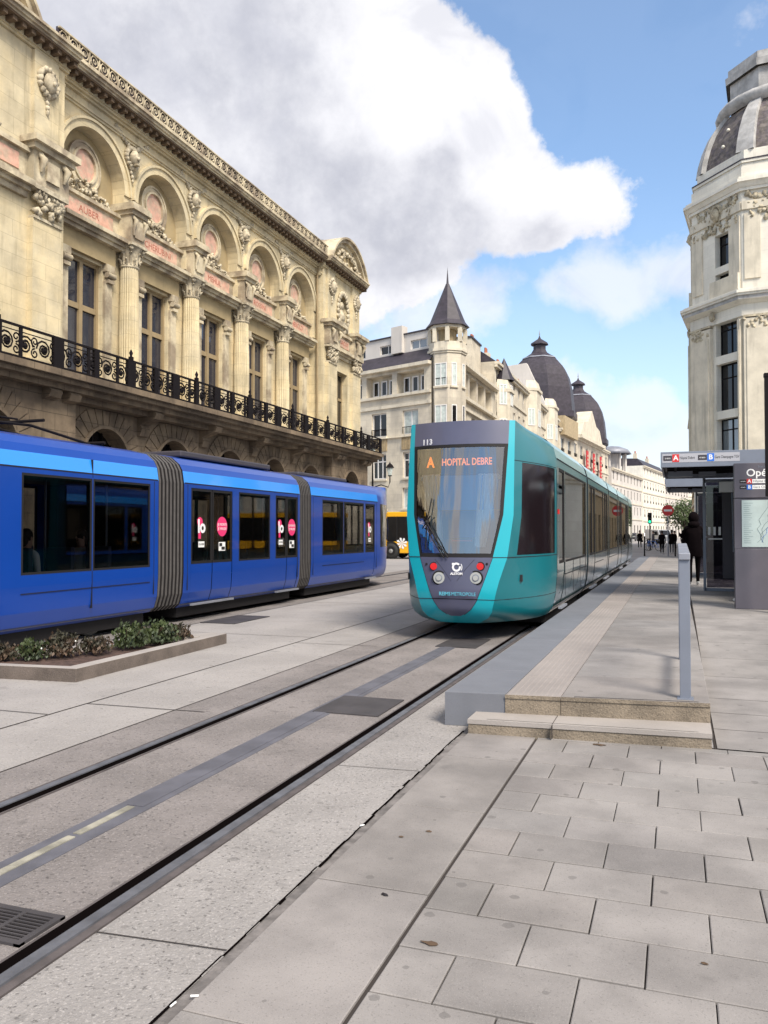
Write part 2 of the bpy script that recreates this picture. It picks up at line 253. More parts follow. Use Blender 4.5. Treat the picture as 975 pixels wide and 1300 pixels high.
# ---------------------------------------------------------------- mesh builder
class MB:
    def __init__(s, mtx=None): s.v = []; s.f = []; s.m = []; s.sm = []; s.M = mtx or Matrix.Identity(4); s.cm = 0; s.mats = []; s.tint = []; s.ct = (1, 1, 1)
    def use(s, key):
        if key not in s.mats: s.mats.append(key)
        s.cm = s.mats.index(key); return s
    def add(s, pts, faces, smooth=False):
        n = len(s.v); s.v += [s.M @ Vector(p) for p in pts]
        for f in faces: s.f.append([n+i for i in f]); s.m.append(s.cm); s.sm.append(smooth); s.tint.append(s.ct)
    def quad(s, *p, smooth=False): s.add(p, [list(range(len(p)))], smooth)
    def box(s, x0, x1, y0, y1, z0, z1):
        p = [(x, y, z) for x in (x0, x1) for y in (y0, y1) for z in (z0, z1)]
        s.add(p, [(0, 1, 3, 2), (4, 6, 7, 5), (0, 4, 5, 1), (2, 3, 7, 6), (0, 2, 6, 4), (1, 5, 7, 3)])
    def prism(s, poly, z0, z1, sc=1.0, c=None):
        n = len(poly); cx = c[0] if c else sum(p[0] for p in poly)/n; cy = c[1] if c else sum(p[1] for p in poly)/n
        a = [(x, y, z0) for x, y in poly]; b = [(cx+(x-cx)*sc, cy+(y-cy)*sc, z1) for x, y in poly]
        s.add(a+b, [list(range(n))[::-1], list(range(n, 2*n))]+[(i, (i+1) % n, n+(i+1) % n, n+i) for i in range(n)])
    def xprism(s, poly, x0, x1):     # polygon in (y,z) extruded in x
        n = len(poly); s.add([(x0, y, z) for y, z in poly]+[(x1, y, z) for y, z in poly], [list(range(n)), list(range(n, 2*n))[::-1]]+[(i, n+i, n+(i+1) % n, (i+1) % n) for i in range(n)])
    def lathe(s, prof, c, n=16, smooth=True, a0=0, a1=2*math.pi, rot=0):
        cx, cy = c; full = abs(a1-a0-2*math.pi) < 1e-6; k = n if full else n+1; pts = []
        for r, z in prof:
            for i in range(k):
                a = a0+(a1-a0)*i/n+rot; pts.append((cx+r*math.cos(a), cy+r*math.sin(a), z))
        fs = []
        for j in range(len(prof)-1):
            for i in range(n):
                i2 = (i+1) % k; fs.append((j*k+i, j*k+i2, (j+1)*k+i2, (j+1)*k+i))
        s.add(pts, fs, smooth)
    def tube(s, path, r, n=6, smooth=True, caps=True):
        P = [Vector(p) for p in path]; pts = []; m_ = len(P); rr = r if isinstance(r, (list, tuple)) else [r]*m_
        for j, p in enumerate(P):
            d = (P[min(j+1, m_-1)]-P[max(j-1, 0)]).normalized(); a = Vector((0, 0, 1)) if abs(d.z) < .9 else Vector((1, 0, 0))
            u = d.cross(a).normalized(); w = d.cross(u)
            for i in range(n):
                t = 2*math.pi*i/n; pts.append(p+(u*math.cos(t)+w*math.sin(t))*rr[j])
        fs = [(j*n+i, j*n+(i+1) % n, (j+1)*n+(i+1) % n, (j+1)*n+i) for j in range(m_-1) for i in range(n)]
        s.add(pts, fs, smooth)
        if caps: s.add(pts[:n], [list(range(n))]); s.add(pts[-n:], [list(range(n))])
    def disc(s, c, r, axis='y', n=20, t=.004, sx=1):
        pts = []; 
        for o in (0, t):
            for i in range(n):
                a = 2*math.pi*i/n; p = r*math.cos(a)*sx; q = r*math.sin(a)
                pts.append({'x': (c[0]+o, c[1]+p, c[2]+q), 'y': (c[0]+p, c[1]-o, c[2]+q), 'z': (c[0]+p, c[1]+q, c[2]+o)}[axis])
        s.add(pts, [list(range(n)), list(range(n, 2*n))]+[(i, (i+1) % n, n+(i+1) % n, n+i) for i in range(n)])
    def blob(s, c, r, seg=8, rings=5, jit=.2):
        sx, sy, sz = r if isinstance(r, (tuple, list)) else (r, r, r); pts = []
        for j in range(rings+1):
            for i in range(seg):
                t = math.pi*j/rings; a = 2*math.pi*i/seg; k = 1+random.uniform(-jit, jit) if 0 < j < rings else 1
                pts.append((c[0]+sx*k*math.sin(t)*math.cos(a), c[1]+sy*k*math.sin(t)*math.sin(a), c[2]+sz*k*math.cos(t)))
        s.add(pts, [(j*seg+i, j*seg+(i+1) % seg, (j+1)*seg+(i+1) % seg, (j+1)*seg+i) for j in range(rings) for i in range(seg)], True)
    def build(s, name, material=None, parent=None, local=False, smooth=None, bevel=0, tint=False):
        me = bpy.data.meshes.new(name); off = Vector((0, 0, 0))
        if parent and not local:
            p = parent
            while p: off += p.location; p = p.parent
        me.from_pydata([tuple(v-off) for v in s.v], [], s.f)
        mats = s.mats or [material or 'stone']
        if not s.mats: me.materials.append(M[material])
        else:
            for k in s.mats: me.materials.append(M[k])
            me.polygons.foreach_set('material_index', s.m)
        me.polygons.foreach_set('use_smooth', s.sm if smooth is None else [smooth]*len(s.f))
        uvl = me.uv_layers.new(name='UVMap'); uv = [0.0]*(2*len(me.loops))
        for p in me.polygons:
            nn = p.normal
            if abs(nn.z) < .8: t = Vector((-nn.y, nn.x, 0)).normalized(); w = nn.cross(t); 
            else: t = Vector((1, 0, 0)); w = Vector((0, 1, 0))
            if w.z < 0: w = -w
            for li in p.loop_indices:
                co = me.vertices[me.loops[li].vertex_index].co; uv[2*li] = co.dot(t); uv[2*li+1] = co.dot(w) if abs(nn.z) >= .3 else co.z
        uvl.data.foreach_set('uv', uv)
        if tint:
            ca = me.color_attributes.new('tint', 'BYTE_COLOR', 'CORNER'); cl = []
            for p, tc in zip(me.polygons, s.tint): cl += [*tc, 1]*p.loop_total
            ca.data.foreach_set('color', cl)
        o = bpy.data.objects.new(name, me); col.objects.link(o)
        if parent: o.parent = parent
        if bevel:
            b = o.modifiers.new('bevel', 'BEVEL'); b.width = bevel; b.segments = 2; b.limit_method = 'ANGLE'
        return o
def tag(o, label=None, cat=None, group=None, kind=None):
    if label: o['label'] = label
    if cat: o['category'] = cat
    if group: o['group'] = group
    if kind: o['kind'] = kind
    return o
def empty(name, loc, label, cat, group=None, rz=0):
    o = bpy.data.objects.new(name, None); col.objects.link(o); o.location = loc; o.rotation_euler = (0, 0, rz); o.empty_display_size = .3; return tag(o, label, cat, group)
def struct(mb, name, m_, **k): return tag(mb.build(name, m_, **k), kind='structure')
def copy_tree(o, parent=None):
    c = o.copy(); col.objects.link(c); c.parent = parent
    for ch in list(o.children): copy_tree(ch, c)
    return c
def lp(t, tab):
    if t <= tab[0][0]: return tab[0][1]
    for (a, x), (b, y) in zip(tab, tab[1:]):
        if t <= b: return x+(y-x)*(t-a)/(b-a)
    return tab[-1][1]
def text_mesh(name, body, size, m_, mtx, parent, depth=.002, align='CENTER', bold=0, space=1.0, sx=1.0):
    cu = bpy.data.curves.new('lettering', 'FONT'); cu.body = body; cu.size = size; cu.extrude = depth; cu.offset = bold; cu.align_x = align; cu.align_y = 'CENTER'; cu.space_character = space; cu.resolution_u = 3
    t = bpy.data.objects.new('lettering_source', cu); col.objects.link(t); me = bpy.data.meshes.new_from_object(t); bpy.data.objects.remove(t)
    p = parent; off = Vector((0, 0, 0))
    while p: off += p.location; p = p.parent
    mm = Matrix.Translation(-off) @ mtx @ Matrix.Diagonal((sx, 1, 1, 1)); me.transform(mm); me.materials.clear(); me.materials.append(M[m_])
    o = bpy.data.objects.new(name, me); col.objects.link(o); o.parent = parent; return o
def frame3(o, xd, yd, zd):
    m_ = Matrix.Identity(4)
    for i, d in enumerate((xd, yd, zd)):
        for k in range(3): m_[k][i] = d[k]
    for k in range(3): m_[k][3] = o[k]
    return m_
# ================================================================ SETTING: ground
def sheet(name, m_, x0, x1, y0, y1, z, ny=1, zf=None, nx=1):
    b = MB()
    for i in range(ny):
        for j in range(nx):
            ya, yb = y0+(y1-y0)*i/ny, y0+(y1-y0)*(i+1)/ny; xa, xb = x0+(x1-x0)*j/nx, x0+(x1-x0)*(j+1)/nx
            za, zb = (zf(ya), zf(yb)) if zf else (z, z); b.quad((xa, ya, za), (xb, ya, za), (xb, yb, zb), (xa, yb, zb))
    return struct(b, name, m_)
sheet('ground', 'street', -1500, 1500, -800, 2500, 0)
CX, CBX = -3.09, -9.5
M['groove'] = mat('rail_groove', (.004, .003, .003), .95, spec=0)  # near-black colour stands in for the shade of depth; the strips are flat
sheet('road', 'street', -15, .9, 48.5, 230, .004)
sheet('track_bed', 'track', -4.35, -2.27, -14, 48, .008)
sheet('track_bed', 'island', -5.31, -4.36, -14, 48, .006)
sheet('track_bed', 'strip', -2.25, -1.66, -14, 48, .008)
sheet('island_paving', 'island', -8.0, -5.33, -14, 48, .006)
sheet('track_bed', 'track', -10.9, -8.1, -14, 60, .008)
sheet('gutter_gap', 'gap', -1.67, -1.60, -14, 6.8, .005)
b = MB(); y = -6; rr_ = random.Random(2)
while y < 6.5:
    w0 = rr_.uniform(.004, .010); h_ = rr_.uniform(.05, .2); xo = -1.665+rr_.uniform(-.006, .006); b.quad((xo-w0, y, .0095), (xo+w0, y, .0095), (xo+w0*.8, y+h_, .0095), (xo-w0, y+h_, .0095)); y += h_
struct(b, 'gutter_gap', 'groove')
# long joints of the concrete
b = MB()
for x0, x1, y0, y1 in ((-5.33, -5.31, -14, 48), (-4.37, -4.35, -14, 48)): b.quad((x0, y0, .009), (x1, y0, .009), (x1, y1, .009), (x0, y1, .009))
for x0, x1, y, w in ((-5.31, -4.05, 6.45, .016), (-8, -5.33, 5.9, .014), (-5.31, -4.05, 2.2, .014), (-5.31, -4.05, 11.0, .014), (-2.25, -1.67, 2.80, .008), (-2.25, -1.67, 5.35, .006), (-2.25, -1.67, 8.6, .008), (-8, -5.33, 11.6, .014), (-5.31, -4.05, 17.0, .014), (-8, -5.33, 17.4, .014), (-8, -5.33, 23, .014)):
    b.quad((x0, y, .012), (x1, y+.05, .012), (x1, y+.05+w, .012), (x0, y+w, .012))
struct(b, 'pavement_joints', 'joint')
def rails(cx, y0, y1):
    for sgn in (-1, 1):
        c = cx+sgn*(.70 if sgn < 0 else .735)
        q = lambda a, e: sorted((c+sgn*a, c+sgn*e))
        for (a, e, z, m_) in ((-.09, .095, .010, 'rail_edge'), (-.004, .052, .020, 'rail'), (-.085, -.072, .014, 'rail_edge')):
            x0, x1 = q(a, e); bb = MB(); bb.box(x0, x1, y0, y1, -.02, z)
            struct(bb, 'tram_rail', m_)
        bb = MB(); x0, x1 = q(-.072, -.004); bb.box(x0, x1, y0, y1, -.02, .0125); struct(bb, 'tram_rail', 'groove')
rails(CX, -14, 48.2); rails(CBX, -14, 60)
# ground-level power strip between the rails, worn to pale patches near the camera
b = MB(); b.box(-3.17, -2.95, -14, 48, 0, .012); b.box(-3.115, -3.0, 4.15, 48, 0, .016); struct(b, 'power_strip', 'aps')
b = MB()
for y0, y1 in ((-14, 3.62), (3.66, 4.13)): b.box(-3.095, -3.045, y0, y1, 0, .017)
struct(b, 'power_strip', 'aps_worn')
def cover(x0, x1, y0, y1, label):
    b = MB(); b.box(x0, x1, y0, y1, .005, .019); o = b.build('cover_plate', 'plate'); tag(o, label, 'cover plate', 'steel cover plates in the tramway'); return o
cover(-3.13, -2.50, 6.85, 7.6, 'grey steel cover plate between the near rails, closest to the camera')
cover(-3.25, -2.66, 11.3, 12.3, 'dark cover plate between the rails just before the turquoise tram')
cover(-8.1, -7.4, 12.85, 14.2, 'dark flat cover plate on the paving beside the blue tram')
def grate(x0, x1, y0, y1):
    t = empty('drain_grate', ((x0+x1)/2, (y0+y1)/2, 0), 'dark slotted iron drain grate between the rails at the lower left', 'drain grate')
    b = MB(); b.box(x0, x1, y0, y0+.03, 0, .02); b.box(x0, x1, y1-.03, y1, 0, .02); b.box(x0, x0+.03, y0, y1, 0, .021); b.box(x1-.03, x1, y0, y1, 0, .021); b.box((x0+x1)/2-.01, (x0+x1)/2+.01, y0, y1, 0, .0205); b.build('frame', 'plate', t)
    b = MB(); n = 8
    for i in range(n): y = y0+.045+(y1-y0-.09)*i/(n-1); b.box(x0+.03, x1-.03, y-.0045, y+.0045, .004, .019)
    b.build('slats', 'plate', t)
    b = MB(); b.box(x0+.02, x1-.02, y0+.02, y1-.02, .0, .0125); b.build('drain_void', 'groove', t)
grate(-2.83, -2.455, 2.60, 2.86)
# pavers: each slab a bevelled stone of one pavement mesh
def rampz(y): 
    t = min(1, max(0, (y-8)/9)); return .27*t*t*(3-2*t)
def slab(b, x0, x1, y0, y1, z0, z1, g=.004, sk=0):
    dz = random.uniform(-.0015, .0015); v = 1+random.uniform(-.16, .12); w = random.uniform(-.025, .02); b.ct = (v, v*(1+w*.5), v*(1+w)); bv = .004
    z1 = z1+dz; q = g*1.5; a = [(x0+g, y0+q), (x1-g, y0+q), (x1-g, y1-q), (x0+g, y1-q)]; c = [(x0+g+bv, y0+q+bv), (x1-g-bv, y0+q+bv), (x1-g-bv, y1-q-bv), (x0+g+bv, y1-q-bv)]
    b.add([(x, y+sk*x, z0) for x, y in a]+[(x, y+sk*x, z1-.003) for x, y in a]+[(x, y+sk*x, z1) for x, y in c],
          [(0, 1, 5, 4), (1, 2, 6, 5), (2, 3, 7, 6), (3, 0, 4, 7), (4, 5, 9, 8), (5, 6, 10, 9), (6, 7, 11, 10), (7, 4, 8, 11), (8, 9, 10, 11)])
sheet('pavement_bed', 'joint', -1.60, 12, -6, 6.75, .006)
b = MB(); y = 3.105-.3435*24
k = 0
while y < 6.62:
    x = -1.045+(0.235 if k % 2 else 0)
    if k % 2: slab(b, -1.045, x, y, y+.3435, .002, .02)
    while x < 7: slab(b, x, x+.464, y, min(y+.3435, 6.66), .002, .02, g=random.choice((.002, .003, .0045))); x += .464
    y += .3435; k += 1
ys = [3.57-1.13*i for i in range(8)][::-1]+[4.70, 5.83, 6.66]
for y0, y1 in zip(ys, ys[1:]): slab(b, -1.605, -1.06, y0, y1, .002, .02, g=.003)
struct(b, 'pavement', 'paver', tint=True)
# right-hand pavement beyond the steps: large slabs on a gentle ramp
b = MB(); y = 6.68; k = 0
while y < 50:
    h_ = 1.15 if y > 8 else .66
    x = .275
    while x < 12:
        w = 1.75; z0, z1 = rampz(y), rampz(y+h_); v = 1+random.uniform(-.06, .05); b.ct = (v, v, v*.99)
        xx = x+(.0 if k % 2 else 0); g = .006
        b.quad((xx+g, y+g, z0+.02), (xx+w-g, y+g, z0+.02), (xx+w-g, y+h_-g, z1+.02), (xx+g, y+h_-g, z1+.02)); x += w
    y += h_; k += 1
struct(b, 'pavement', 'paver', tint=True)
sheet('pavement_bed', 'joint', .265, 12.1, 6.6, 50, .012, ny=60, zf=lambda y: rampz(y)+.012)
# platform
PX0, PX1, PZ = -1.865, .245, .29
b = MB(); y = 6.99
def skew(x): return .12*x
def pslab(b, x0, x1, ya, yb, z0=0, first=False): slab(b, x0, x1, ya, yb, z0, PZ, g=.003, sk=.12)
g1 = MB(); g2 = MB(); g3 = MB(); k = 0
y = 6.99
while y < 47.5: pslab(g1, PX0, -1.355, y, y+1.2, .01); y += 1.2
y = 6.99
while y < 47.5:
    pslab(g2, -1.355, -.905, y, y+.9)
    if y < 24:
        for i in range(9):
            for j in range(18):
                px, py = -1.33+i*.05, y+.03+j*.05; py2 = py+.12*px; g2.add([(px-.011, py2-.011, PZ-.001), (px+.011, py2-.011, PZ-.001), (px+.011, py2+.011, PZ-.001), (px-.011, py2+.011, PZ-.001), (px, py2, PZ+.005)], [(0, 1, 4), (1, 2, 4), (2, 3, 4), (3, 0, 4)])
    y += .9
y = 6.99
while y < 47.5: pslab(g3, -.905, PX1, y, y+1.05); y += 1.05
g1.build('platform_edge', 'granite', tint=False); struct(g2, 'platform_tactile_strip', 'tactile'); struct(g3, 'platform', 'paver', tint=True)
tag(bpy.data.objects['platform_edge'], kind='structure')
b = MB()
for x0, x1, m_ in ((-1.355, -.907, 0), (-.903, PX1, 0)):
    b.add([(x0, 6.984+.12*x0, .0), (x1, 6.984+.12*x1, .0), (x1, 6.984+.12*x1, PZ-.03), (x0, 6.984+.12*x0, PZ-.03)], [(0, 1, 2, 3)])
    b.add([(x0, 6.975+.12*x0, PZ-.03), (x1, 6.975+.12*x1, PZ-.03), (x1, 6.975+.12*x1, PZ+.001), (x0, 6.975+.12*x0, PZ+.001), (x0, 7.1+.12*x0, PZ-.03), (x1, 7.1+.12*x1, PZ-.03)], [(0, 1, 2, 3), (0, 1, 5, 4)])
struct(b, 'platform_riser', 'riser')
b = MB(); q = [(-1.6, 6.50), (.245, 6.64), (.245, 7.05), (-1.6, 6.83)]
b.use('kerb').add([(x, y, z) for z in (.10, .135) for x, y in q], [(0, 1, 5, 4), (1, 2, 6, 5), (2, 3, 7, 6), (3, 0, 4, 7), (4, 5, 6, 7)])
q2 = [(-1.595, 6.508), (.24, 6.648), (.24, 7.05), (-1.595, 6.83)]
b.use('riser').add([(x, y, z) for z in (.0, .105) for x, y in q2], [(0, 1, 5, 4), (1, 2, 6, 5), (2, 3, 7, 6), (3, 0, 4, 7)])
b.use('joint').quad((-.93, 6.5, .03), (-.925, 6.54, .03), (-.925, 6.54, .136), (-.93, 6.5, .136)); b.quad((-1.45, 6.545, .1365), (.15, 6.665, .1365), (.15, 6.672, .1365), (-1.45, 6.552, .1365))
b.quad((-.932, 6.55, .1363), (-.926, 6.55, .1363), (-.926, 6.9, .1363), (-.932, 6.9, .1363)); b.quad((-.8, 6.99-.09, PZ+.0035), (.16, 6.99+.03, PZ+.0035), (.16, 7.0+.035, PZ+.0035), (-.8, 7.0-.085, PZ+.0035))
struct(b, 'platform_step', None)
b = MB(); b.box(PX1-.01, PX1+.0, 7.04, 48, 0, PZ-.02); struct(b, 'platform_side', 'riser')
# ================================================================ small street things
def guard_rail():
    t = empty('guard_rail', (.06, 7.12, PZ), 'upright grey metal guard rail with pale top at the platform corner', 'guard rail')
    for y in (7.12, 9.3):
        b = MB(); b.box(.02, .105, y, y+.05, PZ, 1.42); b.build('post', 'post_grey', t, bevel=.004)
    b = MB(); b.add([(.018, 7.1, 1.42), (.107, 7.1, 1.42), (.107, 9.37, 1.47), (.018, 9.37, 1.47), (.018, 7.1, 1.475), (.107, 7.1, 1.475), (.107, 9.37, 1.525), (.018, 9.37, 1.525)], [(0, 3, 2, 1), (4, 5, 6, 7), (0, 1, 5, 4), (1, 2, 6, 5), (2, 3, 7, 6), (3, 0, 4, 7)]); b.build('top_rail', 'zinc', t, bevel=.006)
    b = MB(); b.box(.035, .09, 7.17, 9.3, .5, .54); b.build('lower_rail', 'post_grey', t)
    b = MB(); b.box(.0, .125, 7.08, 7.21, PZ, PZ+.008); b.build('base_plate', 'post_grey', t)
guard_rail()
def butt(x, y, z, a, label):
    b = MB(Matrix.Translation((x, y, z)) @ Matrix.Rotation(a, 4, 'Z')); b.tube([(-.016, 0, .004), (.012, 0, .004)], .004, 6); b.cm = 0
    o = MB.build(b, 'cigarette_butt', 'sign_white'); tag(o, label, 'cigarette butt')
butt(-1.60, 2.52, .02, .4, 'white cigarette butt in the gutter gap, upper one of the pair at the bottom left')
butt(-1.655, 2.47, .008, 1.5, 'white cigarette butt in the gutter gap, lower one of the pair at the bottom left')
butt(-1.66, 4.3, .01, .9, 'small white cigarette butt lying farther up the gutter gap')
for i, (u, v, s, lab) in enumerate(((545, 1056, .03, 'dark dry leaf scrap on the large slab, right one of the upper pair'), (510, 1063, .022, 'dark dry leaf scrap on the large slab, left one of the upper pair'), (488, 1136, .028, 'dark leaf scrap at the left side of the large slab'), (545, 1198, .045, 'brown torn leaf lying on a paver near the camera'), (894, 1224, .02, 'tiny dark scrap in the joint at the right pavers'), (762, 946, .06, 'dark litter at the foot of the platform step'))):
    d = raydir(u, v); t = (CH-.021)/-d.z; c = Vector((0, 0, CH))+d*t; b = MB(); pts = []
    for k in range(9):
        a = k*.7; r = s*random.uniform(.25, .75); pts.append((c.x+r*math.cos(a)*1.4, c.y+r*math.sin(a)*.7, .0215+random.random()*.006))
    b.add(pts+[(c.x, c.y, .03)], [(k, (k+1) % 9, 9) for k in range(9)]); o = b.build('dry_leaf', 'twig' if i != 2 else 'dark'); tag(o, lab, 'dry leaf')
# ---- planter
def planter():
    t = empty('planter_bed', (-6.9, 8.4, 0), 'low stone-kerbed planting bed beside the blue tram', 'planter')
    out = [(-7.95, 7.15), (-6.18, 7.33), (-6.24, 10.62), (-6.50, 10.66), (-8.05, 7.5)]
    inn = [(-7.62, 7.31), (-6.36, 7.45), (-6.40, 10.2), (-6.46, 10.2), (-7.75, 7.55)]
    b = MB(); n = 5; b.add([(x, y, .002) for x, y in out]+[(x, y, .155) for x, y in out]+[(x, y, .155) for x, y in inn]+[(x, y, .05) for x, y in inn],
        [(i, (i+1) % n, n+(i+1) % n, n+i) for i in range(n)]+[(n+i, n+(i+1) % n, 2*n+(i+1) % n, 2*n+i) for i in range(n)]+[(2*n+i, 2*n+(i+1) % n, 3*n+(i+1) % n, 3*n+i) for i in range(n)])
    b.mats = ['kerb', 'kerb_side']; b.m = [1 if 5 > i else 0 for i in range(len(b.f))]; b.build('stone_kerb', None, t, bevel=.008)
    b = MB(); b.quad(*[(x, y, .11) for x, y in inn]); b.build('soil', 'soil', t)
planter()
def shrub(x, y, rx, ry, h, kind, label, flowers=0):
    t = empty('low_shrub', (x, y, .11), label, 'shrub', 'shrubs in the planting bed')
    b = MB(); f = MB(); c = MB(); rr = random.Random(int(x*1000+y*77))
    n = int(1100*rx*ry/.09); x -= .05
    for i in range(n):
        th_ = rr.uniform(0, 6.28); ph_ = rr.uniform(0, 1.45); k = rr.uniform(.45, 1.08)*(1+.35*noise.noise(Vector((x*3+math.cos(th_)*1.5, y*3+math.sin(th_)*1.5, ph_*2))))
        p = Vector((x+rx*k*math.cos(th_)*math.sin(ph_+.12), y+ry*k*math.sin(th_)*math.sin(ph_+.12), .13+h*k*math.cos(ph_)))
        s = rr.uniform(.012, .024); d = Vector((rr.gauss(0, 1), rr.gauss(0, 1), rr.gauss(.6, .6))).normalized(); u = d.cross(Vector((0, 0, 1))).normalized()*s; w = d.cross(u).normalized()*s*1.5
        b.quad(p-u*.5-w, p+u, p+u*.5+w, p-u)
        if flowers and rr.random() < flowers: f.blob(tuple(p+Vector((0, 0, .02))), .013, 5, 3)
    for i in range(9):
        a = rr.uniform(0, 6.28); c.tube([(x, y, .1), (x+rx*.5*math.cos(a), y+ry*.5*math.sin(a), .11+h*.5), (x+rx*.8*math.cos(a+.3), y+ry*.8*math.sin(a+.3), .11+h*.95)], .006, 4)
    b.build('foliage', kind, t); c.build('stems', 'twig', t)
    if flowers: f.build('flowers', 'petal', t)
shrub(-6.62, 9.55, .26, .34, .27, 'leaf', 'rounded green shrub near the narrow far end of the planter')
shrub(-6.58, 9.95, .15, .25, .2, 'leaf_dark', 'small dark shrub at the very tip of the planter')
shrub(-6.70, 9.05, .26, .26, .29, 'leaf', 'largest dark green leafy shrub in the right half of the planter')
shrub(-6.82, 8.50, .2, .22, .2, 'leaf_dark', 'thin brownish shrub in the middle of the planter')
shrub(-7.05, 8.15, .25, .24, .25, 'leaf_dark', 'olive brown shrub with tiny white flowers left of the middle', .01)
shrub(-7.25, 7.88, .2, .2, .2, 'leaf', 'small green shrub with white blossoms over the soil', .02)
shrub(-7.55, 7.70, .22, .17, .17, 'leaf_dark', 'low spreading shrub at the left edge of the photo')
# ================================================================ TRAMS
def nose(root, cx, yt, sg, prof, K, cabmat='teal', top=3.33, sc=1.0):
    """sg=+1: nose points to -y (s grows with +y)"""
    s0 = [(.28, .32), (.38, .14), (.5, .05), (.75, 0), (1.27, .03), (1.9, .1), (2.63, .2), (2.95, .25), (3.33, .32)]
    mw = [(.38, .02), (.42, .13), (.5, .24), (.63, .33), (.9, .43), (1.27, .556), (1.9, .69), (2.95, .735), (3.33, .74)]
    bw = [(.28, .30), (.34, .44), (.45, .53), (.63, .575), (.9, .64), (1.27, .755), (1.9, .83), (3.33, .82)]
    kz = top/3.33
    def S(t, z, off=0.0):
        zz = z/kz; a = abs(t); s_ = 1 if t >= 0 else -1; m_, b_ = lp(zz, mw), lp(zz, bw)
        if a <= 1: x = m_*a
        elif a <= 2: x = m_+(b_-m_)*(a-1)
        if a <= 2: s = lp(zz, s0)+.33*x*x
        else:
            u = a-2; W = lp(z, [(zz_, w) for w, zz_ in prof]); sb = lp(zz, s0)+.33*b_*b_; e = lp(zz, [(.3, 2.7), (1.3, 1.8)]); x = b_+(W-b_)*(1-(1-u)**e); s = sb+(2.3-sb)*u
        # outward offset
        nx, ns = x*.55, -1.0
        if a > 2: nx, ns = .85, -.5
        l = math.hypot(nx, ns); x += off*nx/l; s += off*ns/l
        return Vector((cx+s_*x, yt+sg*s, z))
    def patch(name, m_, t0, t1, z0, z1, nt_=6, nz=6, off=0.0, parent=root, build=True, mb=None):
        b = mb or MB(); T = [t0+(t1-t0)*i/nt_ for i in range(nt_+1)]; Z = [z0+(z1-z0)*j/nz for j in range(nz+1)]
        pts = [S(t, z, off) for z in Z for t in T]; w = nt_+1
        b.add(pts, [(j*w+i, j*w+i+1, (j+1)*w+i+1, (j+1)*w+i) for j in range(nz) for i in range(nt_)], True)
        return b.build(name, m_, parent) if build else b
    z1, z2, z3 = 1.27*kz, 2.95*kz, top
    # body shell of the nose: bands left and right of the mask, flanks
    b = MB()
    for s_ in (-1, 1):
        patch('', '', s_*1.0, s_*2.0, .28, z3, 3, 34, build=False, mb=b.use(K['band']))
        b.use(K['paint'])
        patch('', '', s_*2.0, s_*3.0, .28, z1+.03, 14, 12, build=False, mb=b); patch('', '', s_*2.0, s_*3.0, 2.70*kz, z3, 14, 8, build=False, mb=b)
        patch('', '', s_*2.0, s_*2.12, z1+.03, 2.70*kz, 2, 12, build=False, mb=b); patch('', '', s_*2.88, s_*3.0, z1+.03, 2.70*kz, 2, 12, build=False, mb=b)
    b.use(K['band']); patch('', '', -1, 1, .28, .40, 6, 2, build=False, mb=b)
    T = [i*.25 for i in range(-12, 13)]; b.use(K['paint']).add([S(t, z3) for t in T]+[S(t, z3)+Vector((0, 0, .02)) for t in T][:0], [list(range(len(T)))])
    b.build('nose_shell', None, root)
    for s_ in (-1, 1):
        patch('side_cab_window', K['sideglass'], s_*2.12, s_*2.88, z1+.03, 2.70*kz, 10, 8, off=-.006)
    if K.get('simple'): 
        patch('windshield', 'dark_glass', -1, 1, z1, z2, 8, 6); patch('front_panel', K['mask'], -1, 1, .4, z1, 8, 6); patch('front_panel', K['mask'], -1, 1, z2, z3, 8, 4); return S
    patch('header_panel', K['mask'], -1, 1, z2+.02, z3, 10, 4, off=.001)
    patch('chin_panel', K['mask'], -1, 1, .40, .655, 10, 6, off=.001)
    patch('front_panel', K['mask'], -1, 1, .665, z1, 10, 8, off=.001)
    f = MB()
    for a, c_, d, e in ((-1, -.93, z1, z2+.02), (.93, 1, z1, z2+.02), (-1, 1, z1, z1+.06), (-1, 1, z2-.03, z2+.02)): patch('', '', a, c_, d, e, 6 if a == -1 and c_ == 1 else 1, 8 if e-d > .2 else 1, build=False, mb=f, off=.002)
    f.build('windshield_frame', 'black', root)
    patch('windshield', 'windshield', -.93, .93, z1+.06, z2-.03, 14, 14, off=-.004)
    def line(ts, zs, r=.006, mb=None, off=.001):
        mb.tube([S(t, z, off) for t, z in zip(ts, zs)], r, 4)
    sm = MB(); n = 24
    for s_ in (-1, 1):
        line([s_*(1+2*i/n) for i in range(n+1)], [z1]*(n+1), .006, sm)
        line([s_*(3*i/n) for i in range(n+1)], [.66-.02*i/n for i in range(n+1)], .005, sm)
        line([s_*1]*20, [.42+(z1-.42)*i/19 for i in range(20)], .004, sm)
        line([s_*(.55-.45*i/12) for i in range(13)], [z1-.03-(.32)*i/12 for i in range(13)], .0025, sm)
        line([s_*(2+.95*i/n) for i in range(n+1)], [2.72*kz]*(n+1), .005, sm)
        line([s_*2.98]*12, [.34+(2.7-.34)*i/11 for i in range(12)], .005, sm)
    sm.build('panel_seams', 'seam', root)
    return S
